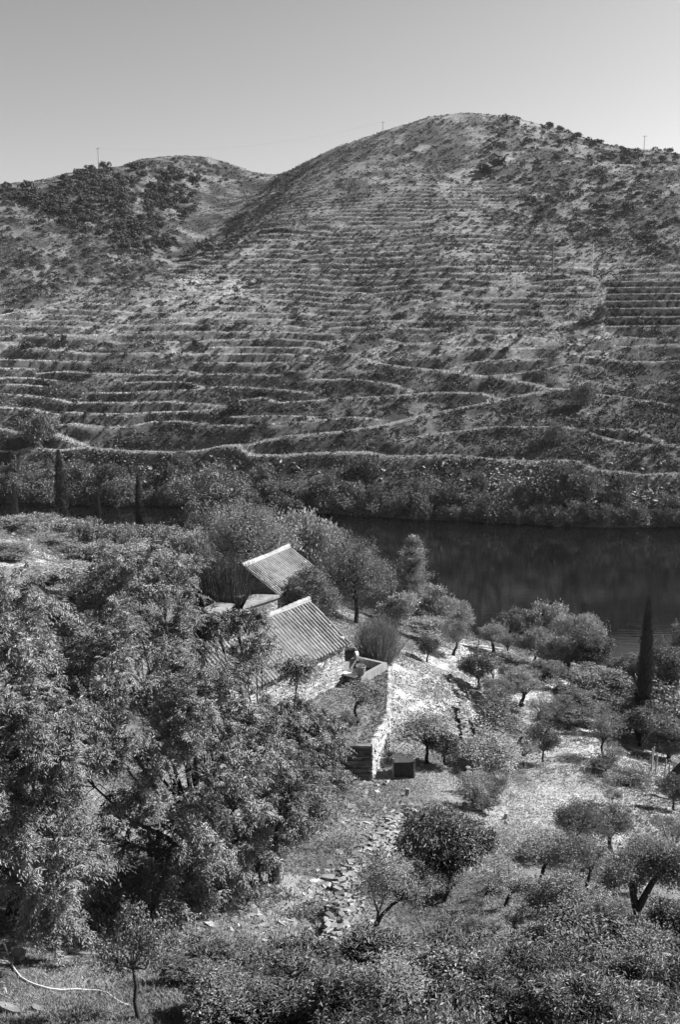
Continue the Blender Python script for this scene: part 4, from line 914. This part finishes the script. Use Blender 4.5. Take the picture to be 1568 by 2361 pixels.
# stones on the far bank
def rocks(P_, s0, s1, rng, flat=.4):
    mb = MB()
    for q in P_:
        s_ = rng.uniform(s0, s1); a_ = rng.uniform(0, 6.28); tx = rng.normal(0, .35); ax_ = Vector((math.cos(a_), math.sin(a_), tx))*s_; ay = Vector((-math.sin(a_), math.cos(a_), rng.normal(0, .3)))*s_*rng.uniform(.4, .8)
        mb.box(q+Vector((0, 0, s_*.08)), ax_, ay, ax_.cross(ay).normalized()*s_*flat*rng.uniform(.4, 1), float(rng.uniform(.6, 1.4)), s_*.1)
    return mb
P_ = []
for _ in range(1100):
    a = rb.rand()
    if a < .5: x, y = rb.normal(1170, 38), rb.normal(1108, 13)
    elif a < .85: x, y = rb.normal(1420, 48), rb.normal(1136, 12)
    else: x, y = rb.uniform(300, 1560), rb.uniform(1065, 1130)
    q = hitF(x, y)
    if q: P_.append(q)
o = rocks(P_, .5, 1.5, rb).build('bank_rocks', M['rock']); o['kind'] = 'stuff'; tag(o, 'loose broken rocks on the far bank below the track', 'rocks')

# ================================================================ NEAR TREES
place('fine', 508, 1083, 195, 'large rounded tree by the river left of the far house roof', Y=104)
place('fineolive', 575, 1160, 200, 'tall leafy tree behind the farther tiled roof', Y=74, crownmat='vine', name='broadleaf_tree')
place('fineolive', 465, 1180, 140, 'leafy tree left of the one behind the farther roof', Y=78, crownmat='fig', name='broadleaf_tree')
place('pale', 735, 1176, 145, 'fan shaped upright bush right behind the farther roof ridge', Y=84)
place('fineolive', 822, 1236, 165, 'large round olive tree right of the farther tiled roof', base=1436)
place('fine', 705, 1312, 130, 'dark tree crowding the lower right corner of the farther roof', Y=58)
place('citrus', 745, 1345, 90, 'small dark tree between the two tiled roofs', Y=60)
place('pine', 950, 1240, 92, 'pointed pale pine rising against the river', base=1446)
place('broom', 520, 1290, 130, 'dark feathery bush left of the farther house', Y=55.9, crownmat='broomd')
place('fine', 532, 1268, 108, 'dark leafy tree over the left end of the farther roof', Y=56.6, crownmat='citrus')
place('broom', 470, 1290, 100, 'dark feathery bush above the pale slab roof', Y=62, crownmat='broomd')
place('broom', 872, 1428, 100, 'tall broom bush standing behind the water tank', Y=55.5)
place('pale', 1000, 1352, 110, 'pale bush on the brow right of the pine', Y=76)
place('pale', 1050, 1385, 90, 'pale bush sloping down towards the river right of the pine', Y=79)
place('pale', 915, 1368, 85, 'pale bush at the left foot of the pine', Y=72)
place('olive', 985, 1425, 120, 'grey olive crown above the small dark bush on the grassy slope', Y=70)
place('citrus', 985, 1470, 60, 'small dark round bush on the bright grassy slope', base=1527)
place('olive', 1046, 1432, 84, 'olive on the crest with short curved trunk left of the arch', base=1512)
place('olive', 1148, 1440, 74, 'leaning olive on the crest right of the metal arch', base=1506, bx=1141)
place('fine', 1186, 1408, 88, 'rounded bush against the river above the leaning olive', Y=86)
place('pale', 1275, 1392, 120, 'pale bush with upright shoots against the river', Y=86)
place('pale', 1335, 1418, 120, 'pale leafy bush right of the upright shoots', Y=82)
place('fine', 1372, 1440, 112, 'broad pale tree with dark trunk left of the tall cypress', base=1560, bx=1362)
place('pale', 1235, 1442, 84, 'pale poplar like saplings below the river bushes', Y=72)
place('pale', 1290, 1470, 90, 'feathery pale sapling clump right of the poplar like one', Y=69)
place('sparse', 1180, 1462, 70, 'thin olive between the crest olive and saplings', Y=72)
place('citrus', 1103, 1500, 92, 'dark glossy tree in the middle of the bright slope', base=1588)
place('sparse', 1204, 1500, 95, 'sparse olive with forked pale limbs above the grassy slope', base=1545, bx=1195)
place('olive', 1210, 1546, 96, 'thick trunked olive in the middle of the orchard', base=1627, bx=1204)
place('olive', 1130, 1570, 104, 'dark olive left of the thick trunked olive', base=1634, bx=1145)
place('citrus', 1293, 1572, 66, 'slender dark tree with crooked trunk left of the shady fig', base=1626)
place('citrus', 1162, 1636, 132, 'dark round citrus in the orchard with low forked trunk', base=1702, bx=1152)
place('sparse', 1262, 1620, 84, 'pale topped olive behind the thin straight trunk', base=1690)
place('citrus', 1253, 1668, 72, 'small dark citrus on a thin straight trunk over bright grass', base=1757)
place('olive', 1158, 1700, 158, 'wide olive on a single leaning trunk below the dark citrus', base=1806, bx=1143)
place('sparse', 1392, 1652, 102, 'small forked olive in front of the shady fig', base=1757)
place('olive', 1330, 1632, 96, 'grey low olive left of the small forked one', Y=57)
place('citrus', 1400, 1740, 76, 'dark ragged shrub below the small forked olive', Y=48)
place('citrus', 1452, 1778, 84, 'dark ragged shrub on the bright bank near the fence posts', Y=46.5)
place('fine', 1400, 1545, 170, 'shady broadleaf fig tree left of the tall cypress', Y=63)
place('fine', 1440, 1600, 130, 'lower fig crown in deep shade at the cypress foot', Y=60)
place('cypress', 1478, 1378, 34, 'tall dark cypress on the right side rising against the river', base=1716)
place('fine', 1540, 1500, 130, 'leafy tree right of the tall cypress at the picture edge', Y=63)
place('fig', 1520, 1580, 120, 'lower leafy tree right of the cypress foot', Y=58)
for px, tp_, ww, Y_, lab in ((1345, 1598, 110, 58, 'shady leafy crown left of the lower fig'), (1482, 1618, 120, 56.5, 'dark leafy crown in front of the cypress foot'), (1548, 1645, 130, 54, 'leafy tree at the right edge above the fence posts'), (1318, 1478, 130, 71, 'pale leafy crown between the saplings and the broad pale tree'), (1440, 1508, 110, 67, 'pale crown touching the left side of the tall cypress'), (1255, 1528, 90, 64, 'leafy crown above the thick trunked olive'), (1500, 1470, 60, 66, 'ragged shrub touching the right side of the tall cypress')):
    place('fine', px, tp_, ww, lab, Y=Y_)
place('round', 1573, 1440, 70, 'dark bush cut by the right edge against the river', Y=74)
place('olive', 1330, 1850, 112, 'olive with thin dark trunk in the lower right orchard', base=1978, bx=1327)
place('olive', 1424, 1848, 96, 'olive right of centre orchard row with short dark trunk', base=1968, bx=1411)
place('sparse', 1358, 1934, 110, 'orchard tree with tall straight bare trunk', base=2070, bx=1353)
place('sparse', 1545, 1872, 96, 'tree at the right edge over the pale ground', base=1984, bx=1547)
place('citrus', 1560, 1790, 66, 'dark shrub at the right edge below the hutch', Y=43)
place('peach', 1052, 1872, 220, 'large dark round bush casting a black shadow in the centre right', Y=31.5)
place('sparse', 1250, 1930, 170, 'pale feathery tree right of the large dark bush', Y=31)
place('olive', 1290, 2020, 170, 'tree with low dark crossing limbs in the lower right', base=2165, bx=1297)
place('sparse', 1170, 2010, 130, 'grey feathery shrub below the large dark bush', Y=28.5)
place('citrus', 1545, 2080, 150, 'dark leafy tree at the lower right edge', Y=24)
place('young', 832, 1570, 116, 'young tree in the raised garden below the water tank', base=1667, bx=827)
place('young', 790, 1640, 60, 'smallest young tree in the raised garden', base=1695, bx=798)
place('young', 985, 1650, 135, 'leafy tree on the right side of the garden wall', base=1760)
place('citrus', 1030, 1690, 80, 'dark low bush behind the timber box', base=1765)
place('citrus', 600, 1950, 120, 'small dark trunked tree at the edge of the big tree shade', base=2036)
place('young', 338, 2112, 210, 'twisted dark trunk tree in the lower left corner', base=2352, bx=318)
kinds_ = ['sparse', 'sparse', 'young', 'sparse', 'citrus', 'young']
for i in range(80):
    px, py = rs.uniform(930, 1580), rs.uniform(1560, 2190)
    if fbm(np.array([px/90.]), np.array([py/60.]), 121)[0] < .47 or (px < 1090 and py < 1850): continue
    q = hit(px, py)
    if q is None: continue
    k = q.y/FOC*1.05; kd_ = kinds_[i % 6]; hh = rs.uniform(20, 56)*(1+(py-1560)/900); place(kd_, px, py-hh, hh*rs.uniform(.9, 1.8), 'low '+kd_.replace('sparse', 'feathery grey').replace('young', 'leafy').replace('citrus', 'dark glossy')+' shrub '+('below the house garden' if px < 1120 else 'in the middle of the orchard' if px < 1350 else 'near the right edge')+(' on the upper slope' if py < 1800 else ' on the lower slope'), Y=q.y, group='low shrubs between the orchard trees', name='orchard_shrub')
# round leaf vines and shrubs on the left horizon
vp = [(20, 1172, 110, 90), (95, 1168, 100, 88), (160, 1175, 90, 84), (215, 1178, 90, 82), (275, 1188, 90, 80), (330, 1195, 90, 78), (395, 1192, 100, 76), (440, 1200, 90, 72), (120, 1215, 120, 74), (210, 1230, 130, 70), (300, 1240, 130, 68), (385, 1250, 120, 66), (150, 1290, 130, 58), (240, 1300, 130, 56)]
wh = ['tip of the far left clump', 'beside the tallest left cypress', 'right of the tallest left cypress', 'between the first two cypresses', 'under the shortest cypress', 'beside the slender third cypress', 'left of the large round river tree', 'below the large round river tree', 'behind the bare slope, second row', 'in the second row below the short cypress', 'in the second row below the slender cypress', 'in the second row above the dark feathery bush', 'just right of the bare pale slope', 'nearest the big tree top']
for (px, tp_, ww, Y_), w2 in zip(vp, wh): place('vine', px, tp_+20, ww, 'round leaved bush '+w2, Y=Y_, name='leafy_bush')
place('round', 15, 1255, 110, 'dark bush cut by the left edge below the bare pale slope', Y=62)
for px, tp_, ww, Y_, lab in ((133, 1040, 25, 108, 'tallest of the slender dark cypresses on the left'), (223, 1128, 15, 108, 'shortest slender cypress, between two taller ones'), (316, 1096, 18, 106, 'slender cypress third from the left by the river'), (30, 1115, 17, 112, 'small cypress near the left edge')):
    place('cypress', px, tp_, ww, lab, Y=Y_)
# stump tree with a long bare limb
q = hit(873, 2200); e_ = empty('pruned_tree', q); tag(e_, 'pruned tree with sawn trunk and long bare limb in the lower centre', 'tree')
W_ = lambda x, y, dy=0: at(x, y, q.y+dy)-q
mb = MB(); mb.tube([W_(874, 2215), W_(872, 2185), W_(868, 2150), W_(868, 2128)], [.10, .075, .07, .075], 9)
mb.tube([W_(869, 2132), W_(880, 2110), W_(905, 2085, .1), W_(940, 2066, .2), W_(965, 2062, .2)], [.055, .05, .042, .03, .012], 7)
mb.tube([W_(869, 2132), W_(872, 2105), W_(862, 2070, .3), W_(850, 2030, .4)], [.05, .035, .025, .01], 6)
mb.tube([W_(872, 2105), W_(890, 2060, -.2), W_(895, 2020, -.3)], [.03, .02, .008], 5)
mb.build('trunk', M['bark'], e_, True); mb = MB(); mb.tube([W_(868, 2128), W_(867.5, 2125)], [.078, .06], 9); mb.build('cut_face', M['wood'], e_)
C = np.array([tuple(W_(x, y, dy)) for x, y, dy in ((850, 2030, .4), (842, 2005, .3), (865, 1990, .5), (895, 2020, -.3), (905, 1995, 0), (880, 2010, .2), (935, 2035, .2), (920, 2010, .4), (850, 2055, .4), (885, 2055, -.1), (945, 2050, .2), (965, 2058, .3))])
C = np.repeat(C, 40, 0)+rs.normal(0, .2, (len(C)*40, 3)); A = leafcloud(C, norm(rs.normal(0, 1, C.shape)), 14, .07, .075, .024); mk('crown', A[0], A[1], M['olive'], e_, A[2])
# big forked tree at the right
q = hit(1472, 2140); e_ = empty('forked_tree', q); tag(e_, 'tree with two thick dark forked trunks on the lower right', 'tree'); W_ = lambda x, y, dy=0: at(x, y, q.y+dy)-q
mb = MB(); mb.tube([W_(1473, 2165), W_(1471, 2120), W_(1468, 2090)], [.17, .14, .13], 9)
mb.tube([W_(1467, 2095), W_(1460, 2055), W_(1456, 2030), W_(1450, 2000, .3)], [.11, .095, .09, .04], 8); mb.tube([W_(1470, 2098), W_(1488, 2066, -.1), W_(1505, 2035, -.2), W_(1525, 2010, -.2), W_(1545, 1985, 0)], [.11, .10, .085, .06, .03], 8)
mb.tube([W_(1458, 2048), W_(1470, 2025, -.2), W_(1475, 2010, -.2)], [.06, .05, .03], 6); mb.build('trunk', M['bark'], e_, True)
P = []
for x, y, r_ in ((1430, 2010, .5), (1455, 1990, .55), (1485, 1985, .5), (1410, 2030, .4), (1520, 1985, .55), (1550, 1975, .6), (1575, 2000, .6), (1555, 2020, .5), (1500, 2000, .4), (1470, 2030, .3)): P.append((np.array(W_(x, y, rs.uniform(-.5, .6))), r_*.75))
C, D = clumps(P, 620, rs); A = leafcloud(C, D, 14, .08, .09, .035, .1); mk('crown', A[0], A[1], M['fig'], e_, A[2])
# long leaved bushes along the bottom
btx = [(850, 2215, 190, 19.4), (1130, 2300, 230, 16.2), (1300, 2320, 230, 15.6), (1450, 2310, 230, 15.8), (1270, 2215, 200, 19.4), (1420, 2150, 190, 22.6), (770, 2340, 190, 15.2), (1110, 2235, 190, 19), (1440, 2225, 180, 19.6), (600, 2250, 180, 18), (470, 2240, 170, 18)]
whx = ['between the pruned tree and the rubble foot', 'in the lowest row right of the middle', 'in the lowest row below the crossing limbs', 'in the lowest row near the right corner', 'under the tree with crossing limbs', 'just left of the forked trunks', 'in the lowest row near the middle', 'right of the pruned tree shadow', 'in front of the forked trunks', 'below the edge of the rubble', 'just right of the twisted dark trunk']
for (px, tp_, ww, Y_), w2 in zip(btx, whx): place('longleaf', px+rs.uniform(-15, 15), tp_+rs.uniform(-75, 20), ww*rs.uniform(.8, 1.35), 'long leaved bush '+w2, Y=Y_)
bt = [(430, 2190, 190, 20), (560, 2215, 200, 19.5), (690, 2235, 190, 19), (500, 2290, 240, 16.5), (650, 2300, 240, 16.2), (790, 2300, 200, 16.5), (960, 2262, 190, 18.5), (1080, 2190, 210, 21), (1040, 2290, 230, 17), (1190, 2160, 220, 22), (1200, 2270, 240, 17.5), (1330, 2170, 220, 21.5), (1370, 2260, 240, 18), (1470, 2200, 200, 21), (1520, 2270, 240, 17.5), (1560, 2180, 150, 22), (900, 2330, 200, 15.6)]
wh = ['left of the bare slope edge', 'second from the left in the upper row', 'at the foot of the rubble slope', 'at the bottom edge near the twisted tree', 'at the bottom edge left of centre', 'at the bottom edge in the centre', 'below the pruned tree', 'right of the pruned tree', 'at the bottom edge right of centre', 'below the low crossing limbs', 'under the lower right orchard', 'below the tall straight trunk', 'in front of the forked tree', 'under the forked tree', 'in the bottom right corner', 'at the right edge beneath the dark leafy tree', 'lowest at the bottom edge']
for i, ((px, tp_, ww, Y_), w2) in enumerate(zip(bt, wh)):
    kq_ = ('longleaf', 'young', 'longleaf', 'citrus', 'longleaf')[i % 5]; place(kq_, px+rs.uniform(-15, 15), tp_+rs.uniform(-75, 20)-(30 if kq_ != 'longleaf' else 0), ww*rs.uniform(.8, 1.25), {'longleaf': 'long leaved bush ', 'young': 'small open tree ', 'citrus': 'dark glossy bush '}[kq_]+w2, Y=Y_)

# ------------------------------------------------------------ the big trees with pinnate leaves
def pinnate(label, lobesD, Y0, base, r0, dens, seed, nspray=4):
    rng = np.random.RandomState(seed); q = Vector((base[0], base[1], float(gz(*base)))); e_ = empty('big_leafy_tree', q); tag(e_, label, 'tree')
    P = []
    for px, py, r_, dy in lobesD:
        c = at(px, py, Y0+dy)-q; P.append((np.array(c), r_*(Y0+dy)/FOC*1.05))
    C = []; D = []
    for qv, r_ in P:
        nbg = int(17*dens/140)
        for _ in range(nbg):
            d = rng.normal(0, 1, 3); d[2] = abs(d[2])*.9-.25; d /= np.linalg.norm(d); ln = r_*(rng.uniform(.75, 1.3)+.9*rng.rand()**4); m = max(4, int(ln/.11))
            for t_ in np.linspace(.25, 1, m):
                C.append(qv+d*ln*t_+np.array([0, 0, -.22*ln*t_*t_])+rng.normal(0, .06+.05*(1-t_), 3)); D.append(d)
    C = np.array(C); D = np.array(D); k = C[:, 2]+q.z > gz(C[:, 0]+q.x, C[:, 1]+q.y)+.3; C, D = C[k], D[k]
    # sprays: arching stalk with leaflets in two ranks
    n = len(C)*nspray; c = np.repeat(C, nspray, 0); dr = norm(np.repeat(D, nspray, 0)*.9+rng.normal(0, .6, (n, 3))+[0, 0, .15]); Ls = rng.uniform(.24, .42, (n, 1))
    side = norm(np.cross(dr, [0, 0, 1.])+rng.normal(0, .25, (n, 3))); nl = 6; Vs = []; Ts = []
    tnc = np.repeat(np.repeat(np.clip(rng.normal(1, .22, len(C)), .5, 1.6), nspray), 1)
    for k in range(nl):
        t_ = (k+.6)/nl; pc = c+dr*Ls*t_+np.array([0, 0, -1.])*Ls*.55*t_*t_
        for sg in (1, -1):
            ld = norm(side*sg*.9+dr*.55+[0, 0, -.65]+rng.normal(0, .18, (n, 3))); l = .115*rng.uniform(.75, 1.25, (n, 1))*(1-.25*t_); w_ = l*.3
            upv = norm(np.array([0, 0, 1.])+rng.normal(0, .35, (n, 3))); s = norm(np.cross(ld, upv)); nn = np.cross(s, ld)
            Vs.append(np.stack([pc, pc+ld*l*.4+s*w_*.5+nn*w_*.2, pc+ld*l-nn*l*.1, pc+ld*l*.4-s*w_*.5+nn*w_*.2], 1)); Ts.append(np.repeat(np.clip(tnc+rng.normal(0, .15, n), .4, 1.8), 4))
    V = np.concatenate([v.reshape(-1, 3) for v in Vs]); N = len(V)//4; qq = np.arange(N)[:, None]*4; F = np.concatenate([qq+[0, 1, 2], qq+[0, 2, 3]], 1).reshape(-1, 3)
    mk('crown', V, F, M['ash'], e_, np.concatenate(Ts))
    top = max(P, key=lambda s: s[0][2])[0]; sk = MB(); tp = Vector(np.mean([p[0] for p in P], 0)); fork = Vector((tp.x*.4, tp.y*.4, max(.8, tp.z*.3)))
    sk.tube([(0, 0, -.4), (0, 0, .1), fork*.6, fork], [r0*1.4, r0*1.1, r0, r0*.9], 9)
    for qv, r_ in P:
        qv = Vector(qv); md = fork.lerp(qv, .5)+Vector(rng.normal(0, .25, 3)); sk.tube([fork-Vector((0, 0, .1)), fork.lerp(md, .5), md, qv], [r0*.4, r0*.28, r0*.17, r0*.06], 6, cap=False)
        for _ in range(7):
            ee = qv+Vector(rng.normal(0, 1, 3)).normalized()*r_*.95; sk.tube([md.lerp(qv, .7), qv.lerp(ee, .5)+Vector(rng.normal(0, .06, 3)), ee], [r0*.06, r0*.04, .006], 4, cap=False)
    sk.build('trunk', M['bark'], e_, True); return e_
pinnate('huge leafy tree with drooping pinnate leaves filling the left foreground', [(300, 1360, 110, 3), (370, 1345, 80, 4), (200, 1400, 120, 3), (120, 1480, 120, 2), (400, 1480, 95, 2), (300, 1500, 140, 0), (180, 1600, 140, 0), (400, 1600, 130, -1), (470, 1580, 75, 1), (540, 1675, 90, 0), (300, 1700, 140, -2), (470, 1740, 130, -2),
        (620, 1750, 110, 0), (180, 1780, 130, -1), (380, 1850, 130, -2), (540, 1850, 120, -1), (660, 1860, 90, 0), (280, 1940, 110, -1), (450, 1960, 100, -1), (570, 1930, 80, 0), (350, 2040, 90, -1), (260, 2080, 70, -1), (430, 2060, 60, 0)], 24, (-3.2, 25.5), .24, 136, 901)
pinnate('leafy tree cut by the left edge in front of the huge one', [(20, 1400, 90, 2), (60, 1520, 100, 1), (10, 1620, 110, 0), (100, 1650, 90, 0), (40, 1750, 110, -1), (130, 1760, 80, -1), (30, 1880, 110, -1), (140, 1900, 90, -1), (180, 2020, 80, -1), (80, 2000, 80, -1), (-60, 1700, 120, 0), (-80, 1900, 110, 0), (120, 2120, 50, -1)], 20.5, (-7.6, 22), .2, 152, 902)
pinnate('leafy boughs of the tree in front of the house roof and wall', [(560, 1520, 30, 1), (600, 1490, 18, 0), (690, 1535, 20, -1), (590, 1430, 12, 1), (450, 1480, 34, 1), (500, 1442, 22, 1), (545, 1432, 18, 1), (470, 1432, 16, 1), (630, 1640, 36, 0), (690, 1640, 28, 0), (620, 1690, 66, 0), (700, 1715, 68, 0), (740, 1690, 45, 0), (680, 1790, 70, -1), (740, 1800, 50, -1), (700, 1870, 60, -1), (640, 1920, 70, -1), (600, 1800, 80, -1), (640, 1740, 70, 0)], 27, (-1.9, 27.2), .17, 144, 903)

# ================================================================ NEAR GRASS AND RUBBLE
rg = np.random.RandomState(21)
N_ = 330000; Yg = 13+(rg.rand(N_)**1.3)*75; Xg = Yg*rg.uniform(-.42, .42, N_)+rg.uniform(-1, 1, N_); Zg = gz(Xg, Yg)
clm = fbm(Xg/1.1, Yg/1.1, 91, 3); keep = clm > .31; Xg, Yg, Zg = Xg[keep], Yg[keep], Zg[keep]
inside = inpoly((Xg+1.64)*1, Yg, [(0, 0)]) if False else np.zeros(len(Xg), bool)
xa, ya = rg.uniform(-3, 3, 9000), rg.uniform(42.8, 54, 9000); ka = inpoly(xa, ya, cp); Xg = np.concatenate([Xg, xa[ka]]); Yg = np.concatenate([Yg, ya[ka]]); Zg = np.concatenate([Zg, np.full(int(ka.sum()), GZ+.03)])
A = tufts(Xg, Yg, Zg-.02, .04+.07*fbm(Xg/2, Yg/2, 93), .006+.0003*Yg, 5, rg, .7)
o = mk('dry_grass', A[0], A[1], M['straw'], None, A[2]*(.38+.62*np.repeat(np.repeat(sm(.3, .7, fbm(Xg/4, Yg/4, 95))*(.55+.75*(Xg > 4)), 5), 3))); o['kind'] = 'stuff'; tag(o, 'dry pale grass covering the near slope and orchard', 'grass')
Nw = 12000; Yw = 15+(rg.rand(Nw)**1.15)*80; Xw = Yw*rg.uniform(-.42, .42, Nw); kw_ = (fbm(Xw/3.2, Yw/3.2, 97) > np.where(Xw > 2.5, .61, .53)) & ~inpoly(Xw, Yw, [(-12, 43.5), (1.6, 43.5), (3, 56), (-2, 68), (-12, 68)]); Xw, Yw = Xw[kw_], Yw[kw_]
Cw = np.column_stack([Xw, Yw, gz(Xw, Yw)+rg.uniform(.02, .35, len(Xw))]); Dw = norm(rg.normal(0, .5, Cw.shape)+[0, 0, 1.]); A = leafcloud(Cw, Dw, 34, .14, .12, .035, -.3, .5, rng=rg)
o = mk('weeds', A[0], A[1], M['pale'], None, A[2]*.8); o['kind'] = 'stuff'; tag(o, 'grey green weeds and low growth patches on the near slope', 'weeds')
# rubble: near slabs as things, crumbs as one mass
P_ = []
for _ in range(900):
    a = rg.rand()
    if a < .55: t_ = rg.rand(); x, y = np.interp(t_, [0, .3, .6, 1], [745, 790, 860, 900])+rg.normal(0, 38), np.interp(t_, [0, .3, .6, 1], [2160, 2050, 1960, 1840])+rg.normal(0, 18)
    elif a < .8: x, y = rg.uniform(480, 720), rg.uniform(2040, 2200)
    elif a < .9: x, y = rg.uniform(760, 950), rg.uniform(1800, 1900)
    else: x, y = rg.uniform(950, 1560), rg.uniform(1600, 2050)
    q = hit(x, y)
    if q: P_.append(q)
o = rocks(P_, .06, .24, rg, .35).build('stone_rubble', M['rock']); o['kind'] = 'stuff'; tag(o, 'broken schist rubble scattered over the slope', 'rubble')
def slabs(lst, labf, group=None):
    for i, (x, y, l_, w_, h_, rz, tl_, lab) in enumerate(lst):
        q = hit(x, y); mb = MB()
        n_ = 7; pr = [(l_/2*math.cos(2*math.pi*k/n_)*rg.uniform(.75, 1.15), w_/2*math.sin(2*math.pi*k/n_)*rg.uniform(.75, 1.15)) for k in range(n_)]
        mb.add([(a, b, rg.normal(0, .006)) for a, b in pr]+[(a*.92, b*.92, h_+rg.normal(0, .01)) for a, b in pr], [tuple(range(n_-1, -1, -1)), tuple(range(n_, 2*n_))]+[(k, (k+1) % n_, n_+(k+1) % n_, n_+k) for k in range(n_)])
        o = mb.build('stone_slab', M['rock']); o.location = q+Vector((0, 0, .01)); o.rotation_euler = (tl_, tl_*.5, R(rz)); tag(o, lab, 'slab', group)
slabs([(795, 1852, .9, .35, .06, -35, .12, 'upper of the pale fallen slabs below the dark wall face'), (812, 1866, .9, .28, .06, -38, .1, 'lower of the pale fallen slabs below the dark wall face'), (785, 1842, .5, .2, .08, 12, .1, 'white block lying at the foot of the dark wall face'),
       (760, 2030, .55, .3, .12, -5, .1, 'dark thick slab lying across the foot of the tumbled wall'), (845, 1970, .4, .35, .06, 30, .4, 'bright squarish slab leaning at the top of the tumbled wall'), (680, 2165, .22, .18, .12, 10, .3, 'pale rounded stone on the lower rubble slope'), (668, 2192, .3, .12, .1, 70, .5, 'upright pale stone near the bottom of the rubble slope'),
       (940, 1835, .22, .18, .3, 0, .0, 'short dark squared stone standing on the path above the wall'), (1165, 1890, .18, .12, .25, 20, .2, 'thin dark marker stone at the right path'), (1070, 1865, .3, .28, .22, 20, .2, 'dark stone on the path left of the large dark bush'),
       (8, 2225, .35, .28, .14, 20, .3, 'pale boulder at the left edge by the hose'), (38, 2215, .4, .32, .18, 50, .3, 'large pale boulder under the start of the hose'), (20, 2335, .6, .16, .12, -25, .2, 'long pale stone at the bottom left corner'), (85, 2330, .3, .12, .06, -30, .2, 'small pale flat stone right of the corner stone'),
       (980, 2090, .9, .07, .05, -30, .1, 'long bare stick like slab in the shade of the dark bush'), (1530, 1840, 1.2, .4, .1, -35, .1, 'long pale ledge stone on the right bank'), (1490, 1800, .6, .3, .1, -20, .1, 'flat stone step on the bright right bank')], None)
print('faces', sum(len(o.data.polygons) for o in bpy.data.objects if o.type == 'MESH'), 'objs', len(bpy.data.objects))

hm_ = bpy.data.materials.new('valley_haze'); hm_.use_nodes = True; t = hm_.node_tree
for n_ in list(t.nodes):
    if n_.type == 'BSDF_PRINCIPLED': t.nodes.remove(n_)
pv = t.nodes.new('ShaderNodeVolumePrincipled'); pv.inputs['Color'].default_value = (.9, .9, .9, 1); pv.inputs['Density'].default_value = .00004; pv.inputs['Anisotropy'].default_value = .2
t.links.new(pv.outputs[0], t.nodes['Material Output'].inputs['Volume'])
V = [(x, y, z) for z in (-60, 215) for x, y in ((-3100, -450), (3100, -450), (3100, 1300), (-3100, 1300))]
mk('haze', V, [(3, 2, 1, 0), (4, 5, 6, 7), (0, 1, 5, 4), (1, 2, 6, 5), (2, 3, 7, 6), (3, 0, 4, 7)], hm_)['kind'] = 'stuff'
